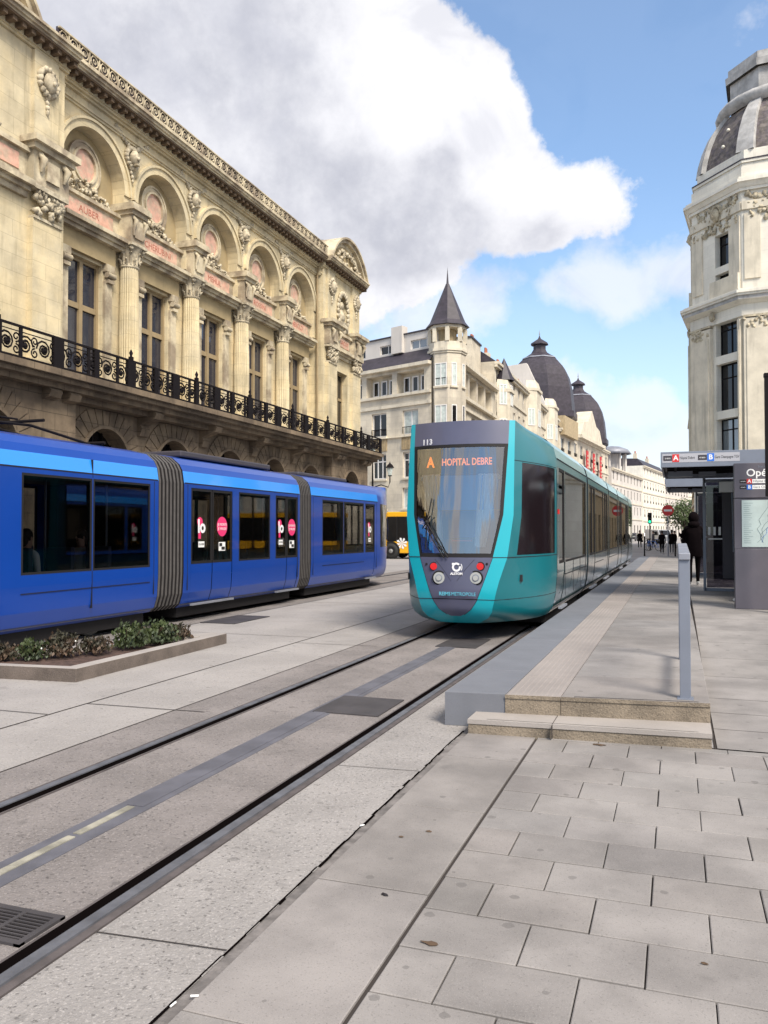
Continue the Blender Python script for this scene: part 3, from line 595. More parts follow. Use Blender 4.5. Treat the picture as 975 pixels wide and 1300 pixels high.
def tram(root, cx, prof, zg0, zg1, mods, joints, K, zpaint, people=(), seats=True, ends=(True, True)):
    """mods: list of (ya, yb, [(kind, y0, y1)...]); kinds w window, d door(two leaves), s single door"""
    zs = [z for w, z in prof]
    for (ya, yb, op) in mods:
        b = MB(); lines = MB()
        ys = sorted({ya, yb, *[v for k, a, e in op for v in (a, e)]})
        for s_ in (-1, 1):
            for (w0, z0), (w1, z1) in zip(prof, prof[1:]):
                key = K['paint']
                for zz, kk in zpaint:
                    if z0 >= zz-1e-6: key = kk
                b.use(key)
                for a, e in zip(ys, ys[1:]):
                    mid = (a+e)/2; o = [k for k, p, q in op if p <= mid <= q]
                    if o and zg0-1e-6 <= z0 and z1 <= zg1+1e-6: continue
                    if o and o[0] != 'w' and z0 >= prof[1][1]-1e-6 and z1 <= zg0+1e-6: continue
                    b.quad((cx+s_*w0, a, z0), (cx+s_*w0, e, z0), (cx+s_*w1, e, z1), (cx+s_*w1, a, z1), smooth=(z0 >= zg1 or z1 <= zg0))
            # end returns at the joints
        for yy in (ya, yb):
            b.use('black'); b.add([(cx+w, yy, z) for w, z in prof]+[(cx-w, yy, z) for w, z in reversed(prof)], [list(range(2*len(prof)))])
            if yy == ya and ends[0] and (ya, yb, op) == mods[0]: b.f.pop(); b.m.pop(); b.sm.pop(); b.tint.pop()
            if yy == yb and ends[1] and (ya, yb, op) == mods[-1]: b.f.pop(); b.m.pop(); b.sm.pop(); b.tint.pop()
        b.build('car_body', None, root)
        hw = max(w for w, z in prof)
        for k, a, e in op:
            for s_ in (-1, 1):
                if s_ == K.get('farside', -1) and k != 'w': pass
                x = cx+s_*hw
                if k == 'w':
                    f = MB(); t_ = .035
                    for p in ((a, a+t_, zg0, zg1), (e-t_, e, zg0, zg1), (a+t_, e-t_, zg0, zg0+t_), (a+t_, e-t_, zg1-t_, zg1)): f.box(min(x, x-s_*.03), max(x, x-s_*.03), *p)
                    f = f.build('window', 'black', root)
                    g = MB(); xx = x-s_*.012; g.quad((xx, a+t_, zg0+t_), (xx, e-t_, zg0+t_), (xx, e-t_, zg1-t_), (xx, a+t_, zg1-t_)); g.build('pane', K['glass'], f)
                else:
                    zb = prof[1][1]; leaves = [(a, (a+e)/2), ((a+e)/2, e)] if k == 'd' else [(a, e)]
                    for p, q in leaves:
                        d = MB(); g_ = .012; d.use('black')
                        for (w0, z0), (w1, z1) in zip(prof, prof[1:]):
                            if z0 >= zb-1e-6 and z1 <= zg0+1e-6: 
                                d.use(K['door']).quad((cx+s_*(w0-.006), p+g_, z0), (cx+s_*(w0-.006), q-g_, z0), (cx+s_*(w1-.006), q-g_, z1), (cx+s_*(w1-.006), p+g_, z1), smooth=True)
                                d.use('seam').quad((cx+s_*(w0-.03), p, z0), (cx+s_*(w0-.03), q, z0), (cx+s_*(w1-.03), q, z1), (cx+s_*(w1-.03), p, z1))
                        d.use('black')
                        for r in ((p+g_, p+.05, zg0, zg1), (q-.05, q-g_, zg0, zg1), (p+.05, q-.05, zg0, zg0+.05), (p+.05, q-.05, zg1-.05, zg1)): d.box(min(x-s_*.005, x-s_*.04), max(x-s_*.005, x-s_*.04), *r)
                        d = d.build('door', None, root)
                        g = MB(); xx = x-s_*.02; g.quad((xx, p+.05, zg0+.05), (xx, q-.05, zg0+.05), (xx, q-.05, zg1-.05), (xx, p+.05, zg1-.05)); g.build('pane', K['glass'], d)
                        if s_ == K['near']:
                            for body in K.get('stickers', {}).get(round((p+q)/2-K['y0'], 2), []): sticker(body, d, xx+s_*.005, (p+q)/2)
                    if s_ == K['near']:
                        st = MB(); st.box(min(x-s_*.02, x+s_*.04), max(x-s_*.02, x+s_*.04), a, e, zb-.05, zb-.015); st.build('door_sill', 'zinc', root)
        # interior
        i_ = MB(); i_.use('cloth_grey').box(cx-1.1, cx+1.1, ya+.02, yb-.02, .33, .36); i_.use('dark').box(cx-1.1, cx+1.1, ya+.02, yb-.02, zg1+.03, zg1+.06)
        if seats:
            y = ya+.5
            while y < yb-.8:
                if not any(k != 'w' and a-.3 < y < e+.1 for k, a, e in op):
                    for sx in (-.78, .78): i_.use('seat').box(cx+sx-.22, cx+sx+.22, y, y+.42, .72, .8); i_.box(cx+sx-.22, cx+sx+.22, y+.4, y+.48, .74, 1.42); i_.box(cx+sx-.1, cx+sx+.1, y+.1, y+.3, .36, .72)
                y += .85
            for yy in (ya+.4, (ya+yb)/2, yb-.4): i_.use('post_grey').tube([(cx+.45, yy, .36), (cx+.45, yy, zg1)], .018, 6)
        i_.build('interior', None, root)
        u_ = MB(); u_.box(cx-.98, cx+.98, ya+.1, yb-.1, .1, .34); u_.build('underframe', 'black', root)
        if yb-ya > 5 or len(op) <= 2:
            for yy in (ya+(yb-ya)*.33, ya+(yb-ya)*.66):
                for s_ in (-1, 1):
                    w = MB(Matrix.Translation((cx+s_*.78, yy, .3)) @ Matrix.Rotation(math.pi/2, 4, 'Y')); w.lathe([(0, -.07), (.27, -.07), (.29, 0), (.27, .07), (0, .07)], (0, 0), 14); w.build('wheel', 'hub', root)
    for (ya, yb) in joints:
        n = 7 if K['bellows'] == 'bellows' else 1; b = MB()
        for i in range(n):
            a = ya+(yb-ya)*i/n; e = ya+(yb-ya)*(i+1)/n; m_ = (a+e)/2; k0, k1 = (.90, .99) if n > 1 else (.985, .985)
            for s_ in (-1, 1):
                for (w0, z0), (w1, z1) in zip(prof, prof[1:]):
                    for (p, kp), (q, kq), mk in (((a, k0), (a+(e-a)*.25, k1), 'black'), ((a+(e-a)*.25, k1), (a+(e-a)*.75, k1), K['bellows']), ((a+(e-a)*.75, k1), (e, k0), 'black')) if n > 1 else (((a, k0), (e, k0), K['bellows']),):
                        b.use(mk).quad((cx+s_*w0*kp, p, z0), (cx+s_*w0*kq, q, z0), (cx+s_*w1*kq, q, z1), (cx+s_*w1*kp, p, z1))
        b.build('bellows' if n > 1 else 'joint_cover', None, root)
def sticker(kind, door, x, y):
    if kind == 'round':
        b = MB(); b.disc((x, y, 1.75), .19, 'x', 28, .003); o = b.build('sticker', 'pink_disc', door)
        for k, (s, dz) in enumerate((('JE MONTE', .035), ('JE VALIDE', -.045))): text_mesh('lettering', s, .075, 'logo_white', frame3((x+.006, y, 1.75+dz), (0, 1, 0), (0, 0, 1), (1, 0, 0)), door, .001)
        b = MB(); b.box(x, x+.003, y-.12, y+.12, 1.28, 1.45); b.build('sticker', 'sign_white', door)
        b = MB(); b.box(x+.003, x+.006, y-.10, y+.0, 1.37, 1.43); b.box(x+.003, x+.006, y-.02, y+.1, 1.30, 1.36); b.build('sticker_print', 'dark', door)
    else:
        b = MB(); b.box(x, x+.003, y-.1, y+.1, 1.36, 1.47); b.build('sticker', 'sign_white', door)
        text_mesh('lettering', 'OUVRIR', .05, 'dark', frame3((x+.005, y, 1.415), (0, 1, 0), (0, 0, 1), (1, 0, 0)), door, .001)
        text_mesh('lettering', 'lo', .34, 'logo_white', frame3((x+.006, y+.0, 1.74), (0, 1, 0), (0, 0, 1), (1, 0, 0)), door, .001, bold=.012)
        b = MB(); b.disc((x, y-.05, 1.83), .09, 'x', 20, .003); b.box(x, x+.003, y-.1, y-.02, 1.52, 1.66); b.build('sticker', 'pink_disc', door)
# ---- turquoise tram
YT = 11.73
def teal_tram():
    root = empty('turquoise_tram', (CX, YT, 0), 'turquoise tram with grey front and orange destination display arriving at the platform', 'tram')
    prof = [(1.05, .28), (1.12, .38), (1.17, .6), (1.2, .95), (1.2, 1.1), (1.2, 2.75), (1.19, 2.9), (1.14, 3.08), (1.02, 3.22), (.8, 3.33), (.4, 3.36), (0, 3.37)]
    K = dict(band='cyan', paint='teal', mask='mask', sideglass='cabglass', door='green_panel', glass='tram_mirror', bellows='navy_rib', near=1, y0=YT)
    S = nose(root, CX, YT, 1, prof, K)
    mods = [(14.03, 18.9, [('s', 14.25, 15.0), ('w', 15.08, 18.7)]), (19.25, 25.2, [('d', 19.5, 20.9), ('w', 21.0, 23.4), ('d', 23.5, 24.9)]), (25.5, 29.5, [('w', 25.7, 29.3)]),
            (29.8, 36.0, [('d', 30.1, 31.5), ('w', 31.6, 34.2), ('d', 34.3, 35.7)]), (36.3, 39.2, [('w', 36.5, 38.3)])]
    joints = [(18.9, 19.25), (25.2, 25.5), (29.5, 29.8), (36.0, 36.3)]
    tram(root, CX, prof, 1.1, 2.75, mods, joints, K, [(0, 'green_panel'), (2.75, 'teal_dark'), (2.9, 'sheen_teal')], seats=True)
    nose(root, CX, 41.5, -1, prof, dict(K, simple=True))
    # lower panel seams
    sm = MB(); x = CX+1.203
    for y in (15.04, 16.3, 17.5, 18.6): sm.box(x-.004, x+.002, y-.005, y+.005, .5, 1.1)
    for a, e in ((15.04, 18.8), (21, 23.4), (25.6, 29.4), (31.6, 34.2)): sm.box(x-.004, x+.002, a, e, .88, .89)
    for a, e in ((14.1, 18.85), (19.3, 25.15), (25.55, 29.45), (29.85, 35.95)): sm.box(x-.016, x-.001, a, e, 2.885, 2.90)
    sm.build('panel_seams', 'seam', root)
    g = lambda u, v, off=.01: front(S, u, v, off)
    # cab interior
    c = MB(); c.use('cab').box(CX-.95, CX+.95, YT+1.9, YT+1.95, .6, 3.2); c.use('dark').box(CX-.9, CX+.9, YT+.6, YT+1.9, .9, 1.0)
    n = 14; pts = []
    for j, (s, z) in enumerate(((.36, 1.30), (.6, 1.42), (1.0, 1.46), (1.3, 1.3))):
        for i in range(n+1): t = -1+2*i/n; pts.append((CX+.62*t+.1*t*(j > 0), YT+s+.18*t*t, z+(.10*(1-t*t) if j in (1, 2) else 0)))
    c.use('cloth_grey').add(pts, [(j*(n+1)+i, j*(n+1)+i+1, (j+1)*(n+1)+i+1, (j+1)*(n+1)+i) for j in range(3) for i in range(n)], True)
    c.use('cab').box(CX-.35, CX+.1, YT+1.3, YT+1.42, 1.2, 2.2); c.build('cab_interior', None, root)
    bl = MB(); bl.box(CX-.40, CX+.38, YT+.32, YT+.33, 1.98, 2.50); bl.build('reflection_panel', 'blue_reflection', root)  # added blue panel standing in for sky reflected in the windshield
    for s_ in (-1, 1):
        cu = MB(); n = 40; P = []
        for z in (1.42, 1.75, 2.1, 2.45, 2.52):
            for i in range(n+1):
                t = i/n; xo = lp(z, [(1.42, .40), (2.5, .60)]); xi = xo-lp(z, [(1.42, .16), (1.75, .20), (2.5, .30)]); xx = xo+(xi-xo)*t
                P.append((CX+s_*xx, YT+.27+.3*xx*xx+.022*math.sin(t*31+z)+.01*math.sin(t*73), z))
        cu.add(P, [(j*(n+1)+i, j*(n+1)+i+1, (j+1)*(n+1)+i+1, (j+1)*(n+1)+i) for j in range(4) for i in range(n)], True); cu.build('reflection_streaks', 'white_reflection', root)  # added folded sheets imitating the white streaks reflected in the windshield
    r_ = MB(); r_.box(CX-.16, CX+.16, YT+.5, YT+.52, 1.50, 1.525); r_.build('dashboard_lamp', 'red', root)
    # destination display behind the top of the windshield
    d = MB(); d.add([S(-.84, 2.52, -.05), S(.86, 2.52, -.05), S(.86, 2.90, -.05), S(-.84, 2.90, -.05)], [(0, 1, 2, 3)])
    d = MB(); yd = YT+.26; d.box(CX-.64, CX+.64, yd+.16, yd+.22, 2.52, 2.92); o = d.build('destination_display', 'dark', root)
    text_mesh('display_lettering', 'A', .22, 'led', frame3((CX-.47, yd+.15, 2.71), (1, 0, 0), (0, 0, 1), (0, -1, 0)), o, .002, bold=.008, sx=.75)
    text_mesh('display_lettering', 'HOPITAL DEBRE', .15, 'led', frame3((CX+.10, yd+.15, 2.71), (1, 0, 0), (0, 0, 1), (0, -1, 0)), o, .002, bold=.003, sx=.72)
    b = MB(); b.box(CX-.62, CX+.62, yd+.12, yd+.16, 2.44, 2.50); b.build('sun_visor', 'map_bg', root)
    b = MB(); b.box(CX-.60, CX+.60, YT+.5, YT+.52, 1.97, 1.995); b.build('cab_rail', 'zinc', root)
    # lamps
    for u, v, r, m_, nm in ((550.7, 719, .052, 'red', 'tail_lamp'), (609.6, 719, .052, 'red', 'tail_lamp'), (557.5, 733.5, .085, 'lamp_white', 'headlight'), (604, 733.7, .085, 'lamp_white', 'headlight')):
        p = g(u, v, .003); b = MB(); b.disc((p.x, p.y+.01, p.z), r*1.28, 'y', 22, .012); o = b.build('lamp_bezel', 'black', root)
        b = MB(); b.disc((p.x, p.y-.002, p.z), r, 'y', 22, .014)
        if nm == 'headlight':
            pass
        ob = b.build(nm, m_, root)
        if nm == 'headlight':
            b = MB(); b.disc((p.x, p.y-.0165, p.z), r*.62, 'y', 20, .003); b.build('lamp_ring', 'post_grey', ob); b = MB(); b.disc((p.x, p.y-.0195, p.z), r*.46, 'y', 18, .012); b.build('lamp_bulb', 'lamp_white', ob)
    for u in (541.5, 618): p = g(u, 716, .002); b = MB(); b.disc((p.x, p.y, p.z), .018, 'y', 12, .008); b.build('parking_sensor', 'black', root)
    p = g(579.5, 720, .006); q = g(579.5, 728.5, .006)
    b = MB(); k = 26
    for i in range(k):
        a, a2 = 2*math.pi*i/k, 2*math.pi*(i+1)/k
        if .15 < a < .5: continue
        b.quad(*[(p.x+r*math.cos(t), p.y-.004, p.z+r*math.sin(t)) for r, t in ((.038, a), (.068, a), (.068, a2), (.038, a2))])
    for r in (.085,): 
        for i in range(6): a, a2 = -.6+i*.2, -.4+i*.2; b.quad(*[(p.x+r_*math.cos(t), p.y-.004, p.z+r_*math.sin(t)) for r_, t in ((.078, a), (.09, a), (.09, a2), (.078, a2))])
    b.disc((p.x-.05, p.y-.002, p.z+.045), .02, 'y', 10, .004); b.build('emblem', 'logo_white', root)
    text_mesh('lettering', 'ALSTOM', .048, 'logo_white', frame3((q.x, q.y-.004, q.z), (1, 0, 0), (0, 0, 1), (0, -1, 0)), root, .002, bold=.002)
    p = g(575, 754, .012); text_mesh('lettering', 'REIMS', .075, 'logo_teal', frame3((p.x-.035, p.y-.008, p.z), (1, .0, 0), (0, 0, 1), (0, -1, 0)), root, .002, bold=.0012, align='RIGHT', sx=.9)
    text_mesh('lettering', 'METROPOLE', .075, 'logo_teal', frame3((p.x-.025, p.y-.008, p.z), (1, .0, 0), (0, 0, 1), (0, -1, 0)), root, .002, sx=.88, align='LEFT')
    p = g(541, 562.5, .03); text_mesh('fleet_number', '113', .115, 'logo_white', frame3((p.x+.04, p.y-.03, p.z), (.9, -.42, 0), (0, 0, 1), (-.42, -.9, 0)), root, .002, bold=.004, space=1.25)
    # wipers
    pv = g(543, 663, .06); b = MB()
    b.tube([g(569, 708, .03), g(556, 686, .06), pv], .011, 6); b.tube([g(564, 708, .03), g(551, 686, .06), g(541, 664, .06)], .009, 6); b.tube([g(549, 633, .03), pv, g(541, 697, .03)], .009, 6); b.blob(tuple(pv), .03, 8, 5, 0)
    b.tube([g(537, 671, .03), g(548, 655, .07)], .01, 6); b.build('windshield_wiper', 'black', root)
    b = MB(); b.box(CX+1.205, CX+1.23, 14.06, 14.14, 1.95, 2.03); b.build('side_marker', 'red', root)
def front(S, u, v, off=.01):
    # point of the nose surface seen in photo column u, row v
    x, z, s = 0, 1.5, .1
    for _ in range(12):
        y = YT+s; x = ratio(u)*y; d = raydir(u, v); z = CH+d.z*(y/d.y)
        # lateral parameter
        s = lp(z, [(.28, .32), (.38, .14), (.5, .05), (.75, 0), (1.27, .03), (1.9, .1), (2.63, .2), (2.95, .25), (3.33, .32)])+.33*(x-CX)**2
    return Vector((x, YT+s-off, z))
M['sheen_teal'] = mat('turquoise_roof_sky_sheen', (.26, .46, .48), .3, coat=.6, var=.06)  # sky reflection on the roof curve, put into a paler turquoise
teal_tram()
# ---- blue tram
def blue_tram():
    root = empty('blue_tram', (CBX, 12, 0), 'blue tram with magenta stickers on its doors standing in front of the ornate theatre', 'tram')
    prof = [(1.02, .28), (1.12, .36), (1.18, .55), (1.2, .9), (1.2, 1.06), (1.2, 2.45), (1.2, 2.52), (1.165, 2.74), (1.10, 2.86), (.95, 2.98), (.6, 3.06), (0, 3.1)]
    K = dict(band='blue', paint='blue', mask='deep_blue', sideglass='dark_glass', door='blue', glass='tram_glass', bellows='bellows', near=1, y0=0, simple=True,
             stickers={round(13.215, 2): ['lo'], round(13.955, 2): ['round'], round(16.515, 2): ['lo'], round(17.165, 2): ['round'], round(22.1, 2): ['lo']})
    mods = [(-8.9, -4.6, [('w', -8.5, -7.0), ('w', -6.9, -5.2)]), (-3.7, 2.0, [('d', -3.3, -1.9), ('w', -1.6, .2), ('d', .4, 1.8)]), (2.9, 8.15, [('w', 3.4, 5.2), ('w', 5.25, 7.6)]),
            (8.2, 11.85, [('w', 8.75, 10.17), ('w', 10.19, 11.62)]), (12.62, 17.42, [('d', 12.85, 14.32), ('w', 14.58, 15.93), ('d', 16.19, 17.30)]), (18.05, 22.75, [('w', 18.72, 20.1), ('w', 20.12, 21.6), ('s', 21.72, 22.48)])]
    K['stickers'] = {round((12.85+13.585)/2, 2): ['lo'], round((13.585+14.32)/2, 2): ['round'], round((16.19+16.745)/2, 2): ['lo'], round((16.745+17.30)/2, 2): ['round'], 22.1: ['lo']}
    tram(root, CBX, prof, 1.06, 2.45, mods, [(-4.6, -3.7), (2.0, 2.9), (11.85, 12.62), (17.42, 18.05)], K, [(0, 'blue'), (2.52, 'sheen_blue'), (2.74, 'blue'), (2.86, 'blue')])
    nose(root, CBX, 25.05, -1, prof, K, top=3.05)
    nose(root, CBX, -11.2, 1, prof, K, top=3.05)
    sm = MB(); x = CBX+1.2
    for ya, yb, _ in mods[1:]:
        sm.box(x-.02, x+.004, ya+.02, yb-.02, 2.515, 2.535)
        for yy in (ya+.12, yb-.12): sm.box(x-.01, x+.003, yy-.006, yy+.006, .6, 2.5)
    for yy in (8.17, 10.18): sm.box(x-.06, x+.003, yy-.007, yy+.007, .5, 1.06); sm.box(x-.09, x+.001, yy-.006, yy+.006, 2.46, 2.74)
    sm.box(x-.002, x+.003, 8.75, 11.62, .80, .812); sm.box(x-.002, x+.003, 18.72, 21.6, .80, .812)
    sm.build('panel_seams', 'seam', root)
    # roof equipment and folded pantograph on the near roof
    for bx in ((CBX-.7, CBX+.7, 3.2, 7.6, 3.06, 3.3), (CBX-.75, CBX+.75, 13.2, 16.8, 3.06, 3.18), (CBX-.6, CBX+.6, 18.6, 21.8, 3.06, 3.16)): b = MB(); b.box(*bx); b.build('roof_equipment', 'anthracite', root, bevel=.03)
    b = MB()
    for sx in (-.45, .45): b.tube([(CBX+sx, 6.6, 3.12), (CBX+sx*.8, 9.8, 3.25), (CBX+sx*.7, 11.2, 3.1)], .022, 6)
    b.tube([(CBX+.3, 4.8, 3.28), (CBX+.3, 9.6, 3.32)], .016, 6); b.tube([(CBX-.3, 4.8, 3.28), (CBX-.3, 9.6, 3.32)], .016, 6); b.tube([(CBX-.7, 9.7, 3.30), (CBX+.7, 9.7, 3.30)], .025, 6); b.tube([(CBX-.6, 11.2, 3.12), (CBX+.6, 11.2, 3.12)], .03, 6)
    b.build('pantograph', 'iron', root)
blue_tram()
# ================================================================ BUILDINGS
def holes_wall(b, U0, U1, Z0, Z1, holes, out=0, dep=.25, faces=True):
    """wall in local frame (u, out, z); holes = (u0,u1,z0,z1)"""
    us = sorted({U0, U1, *[h[0] for h in holes], *[h[1] for h in holes]}); zs = sorted({Z0, Z1, *[h[2] for h in holes], *[h[3] for h in holes]})
    us = [u for u in us if U0 <= u <= U1]; zs = [z for z in zs if Z0 <= z <= Z1]
    for a, c in zip(us, us[1:]):
        for d, e in zip(zs, zs[1:]):
            mu, mz = (a+c)/2, (d+e)/2
            if any(h[0] < mu < h[1] and h[2] < mz < h[3] for h in holes): continue
            b.quad((a, out, d), (c, out, d), (c, out, e), (a, out, e))
    for u0, u1, z0, z1 in holes:
        o2 = out-dep; b.quad((u0, out, z0), (u0, o2, z0), (u0, o2, z1), (u0, out, z1)); b.quad((u1, o2, z0), (u1, out, z0), (u1, out, z1), (u1, o2, z1))
        b.quad((u0, o2, z1), (u1, o2, z1), (u1, out, z1), (u0, out, z1)); b.quad((u0, out, z0), (u1, out, z0), (u1, o2, z0), (u0, o2, z0))
def window(root, mtx, u0, u1, z0, z1, out=-.2, frame='white_frame', pane='dark_glass', mull=1, bars=0, t=.06, curtain=False, rail=False, sill=None):
    b = MB(mtx); o0, o1 = out, out+.05
    for p in ((u0, u0+t, z0, z1), (u1-t, u1, z0, z1)): b.box(p[0], p[1], o0, o1, p[2], p[3])
    for p in ((u0+t, u1-t, z0, z0+t), (u0+t, u1-t, z1-t, z1)): b.box(p[0], p[1], o0, o1, p[2], p[3])
    for i in range(mull): c = u0+(u1-u0)*(i+1)/(mull+1); b.box(c-t*.55, c+t*.55, o0, o1-.005, z0+t, z1-t)
    if bars:
        for zz in ([z0+(z1-z0)*.7] if bars == 1 else [z0+(z1-z0)*(i+1)/(bars+1) for i in range(bars)]): b.box(u0+t, u1-t, o0+.003, o1-.002, zz-t*.45, zz+t*.45)
    f = b.build('window', frame, root)
    g = MB(mtx); g.quad((u0+t, out+.015, z0+t), (u1-t, out+.015, z0+t), (u1-t, out+.015, z1-t), (u0+t, out+.015, z1-t))
    if curtain: g.quad((u0+t, out-.1, z0), (u1-t, out-.1, z0), (u1-t, out-.1, z1), (u0+t, out-.1, z1)); g.quad
    g.build('pane', pane, f)
    if rail:
        r = MB(mtx); r.box(u0, u1, .0, .03, z0+.55, z0+.6)
        n = int((u1-u0)/.14)
        for i in range(n+1): u = u0+(u1-u0)*i/n; r.box(u-.012, u+.012, .005, .025, z0+.08, z0+.55)
        r.build('window_rail', 'iron', f)
    if sill:
        r = MB(mtx); r.box(u0-.1, u1+.1, -.1, .12, z0-.14, z0); r.build('sill', sill, f)
    return f
# ---------------- the ornate theatre
def opera():
    W = -15.5; root = empty('theatre', (W-6, 26, 0), 'ornate yellow limestone theatre with five arched bays, pink marble panels and long iron balcony', 'building')
    T = frame3((W, 0, 0), (0, 1, 0), (1, 0, 0), (0, 0, 1))          # local: u = along the street, out = towards the street
    C = [18.95, 22.25, 25.68, 29.12, 32.58]; edges = [17.3]+[(a+b_)/2 for a, b_ in zip(C, C[1:])]+[34.15]; XR = -.5
    PA = (11.2, 17.3); PB = (34.15, 38.7)                           # pavilions
    Y0, Y1 = -4.0, 38.7; PO = .38
    # ground floor: banded arcade
    gf = MB(T); G = .45; zt = 5.05; gc = [8.6, 14.3]+C+[36.4]; lim = [5, 11.4, 17.3]+edges[1:-1]+[34.15, Y1]
    for k, c in enumerate(gc):
        a, e = lim[k], lim[k+1]; r = 1.0; zc = 3.55; n = 14; out = G+(PO if (k in (1, 7)) else 0)
        P = [(c-r*math.cos(math.pi*i/n), zc+r*math.sin(math.pi*i/n)) for i in range(n+1)]
        gf.quad((a, out, 0), (c-r, out, 0), (c-r, out, zt), (a, out, zt)); gf.quad((c+r, out, 0), (e, out, 0), (e, out, zt), (c+r, out, zt))
        for (u0, z0), (u1, z1) in zip(P, P[1:]):
            gf.quad((u0, out, z0), (u1, out, z1), (u1, out, zt), (u0, out, zt)); gf.quad((u0, out-.5, z0), (u1, out-.5, z1), (u1, out, z1), (u0, out, z0))
        gf.quad((c-r, out-.5, 0), (c-r, out, 0), (c-r, out, zc), (c-r, out-.5, zc)); gf.quad((c+r, out, 0), (c+r, out-.5, 0), (c+r, out-.5, zc), (c+r, out, zc))
        if k in (1, 7): gf.quad((a, 0, 0), (a, out, 0), (a, out, zt), (a, 0, zt)); gf.quad((e, out, 0), (e, 0, 0), (e, 0, zt), (e, out, zt))
        # voussoirs, keystone and archivolt of each arch
        v = MB(T)
        m_ = 15
        for i in range(m_):
            a0, a1 = math.pi*(i+.06)/m_, math.pi*(i+.94)/m_; r1 = r+.06; r2 = r+.62
            q = [(c-r_*math.cos(t), zc+r_*math.sin(t)) for r_, t in ((r1, a0), (r1, a1), (r2, a1), (r2, a0))]; q = [(u, min(z, zt-.02)) for u, z in q]
            v.add([(u, out, z) for u, z in q]+[(u, out+.035, z) for u, z in q], [(4, 5, 6, 7), (0, 1, 5, 4), (1, 2, 6, 5), (2, 3, 7, 6), (3, 0, 4, 7)])
        for i in range(24):
            a0, a1 = math.pi*i/24, math.pi*(i+1)/24; q = [(c-r_*math.cos(t), zc+r_*math.sin(t)) for r_, t in ((r-.02, a0), (r-.02, a1), (r+.07, a1), (r+.07, a0))]
            v.add([(u, out, z) for u, z in q]+[(u, out+.09, z) for u, z in q], [(4, 5, 6, 7), (0, 1, 5, 4), (2, 3, 7, 6)])
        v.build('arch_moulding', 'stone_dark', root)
        f = MB(T); f.use('dark_glass').quad((c-r, out-.48, 0), (c+r, out-.48, 0), (c+r, out-.48, zc+r), (c-r, out-.48, zc+r)); f.use('iron')
        for i in range(-2, 3): f.box(c+i*.4-.025, c+i*.4+.025, out-.47, out-.42, 0, zc+math.sqrt(max(0, r*r-(i*.4)**2)))
        f.box(c-r, c+r, out-.465, out-.41, 2.4, 2.5); f.build('arched_window', None, root)
    gf.quad((Y0, G, 0), (5, G, 0), (5, G, zt), (Y0, G, zt))
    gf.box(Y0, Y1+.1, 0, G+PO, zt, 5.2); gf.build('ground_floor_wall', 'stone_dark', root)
    # balcony slab, its consoles and the railing
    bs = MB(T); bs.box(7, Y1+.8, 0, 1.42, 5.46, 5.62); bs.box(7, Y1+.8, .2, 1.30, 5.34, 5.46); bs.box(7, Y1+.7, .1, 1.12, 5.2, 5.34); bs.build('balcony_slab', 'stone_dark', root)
    for u in [11.9, 12.9, 16.3, 17.0]+[e for e in edges[1:-1]]+[34.5, 35.0, 37.8, 38.4]:
        b = MB(T); w = .2
        prof = [(.4, 4.45), (.55, 4.5), (.62, 4.7), (.56, 4.82), (.75, 4.9), (1.05, 4.98), (1.12, 5.12), (1.05, 5.2), (.4, 5.2)]
        for s_ in (-1, 1):
            pass
        n = len(prof); b.add([(u-w, o, z) for o, z in prof]+[(u+w, o, z) for o, z in prof], [list(range(n)), list(range(n, 2*n))[::-1]]+[(i, (i+1) % n, n+(i+1) % n, n+i) for i in range(n)])
        b.build('console', 'stone_dark', root)
    rl = MB(T); ro = 1.30; zb, zt_ = 5.70, 6.38; u0, u1 = 7.2, Y1+.65
    rl.box(u0, u1, ro-.03, ro+.03, zt_-.02, zt_+.03); rl.box(u0, u1, ro-.02, ro+.02, zb-.04, zb); rl.box(u0, u1, ro-.012, ro+.012, zt_-.13, zt_-.11)
    rl.box(u0, u1, ro-.02, ro+.02, 5.62, 5.65)
    posts = [11.3, 12.4, 16.1, 17.5]+[e+d for e in edges[1:-1] for d in (-.5, .5)]+[34.3, 35.8, 37.6, Y1+.6]+[9.0, C[0], C[1], C[2], C[3], C[4], 36.6, 14.2]
    for i, u in enumerate(sorted(posts)):
        w = .09 if i % 2 else .17; rl.box(u-w, u+w, ro-.045, ro+.045, 5.62, zt_+.02)
        if i % 3 == 0: rl.box(u-.05, u+.05, ro-.05, ro+.05, zt_, zt_+.12); rl.lathe([(0, zt_+.34), (.03, zt_+.28), (.055, zt_+.22), (.03, zt_+.14), (.06, zt_+.1)], (u, ro), 8)
    u = u0+.3; k = 0; R1 = .012
    zc = (zb+zt_-.12)/2
    while u < u1-.25:
        # scroll motif: a large spiral ring, a rosette and two small C curls
        def curl(cu, cz, r, t0, turns, sgn, rr=.011):
            P = []; n = int(10*turns)
            for i in range(n+1):
                t = t0+sgn*2*math.pi*turns*i/n; q = r*(1-.72*i/n); P.append((cu+q*math.cos(t), ro, cz+q*math.sin(t)))
            rl.tube(P, rr, 4, smooth=False, caps=False)
        s_ = 1 if k % 2 else -1
        curl(u, zc, .235, 0 if s_ > 0 else math.pi, 1.6, s_, .026); curl(u, zc, .12, 1, 1, s_, .03)
        curl(u+.29, zc+.14, .12, -1.6, 1.3, -s_, .022); curl(u+.29, zc-.14, .12, 1.6, 1.3, s_, .022)
        rl.blob((u, ro, zc), (.07, .03, .07), 6, 4, 0)
        if k % 2 == 0: rl.box(u+.43-.045, u+.43+.045, ro-.02, ro+.02, zb, zt_)
        u += .58; k += 1
    for o_ in [.1+.2*i for i in range(6)]: rl.box(u1-.012, u1+.012, o_-.012, o_+.012, zb, zt_)
    rl.box(u1-.02, u1+.02, 0, ro, zt_-.02, zt_+.03); rl.build('balcony_railing', 'iron', root)
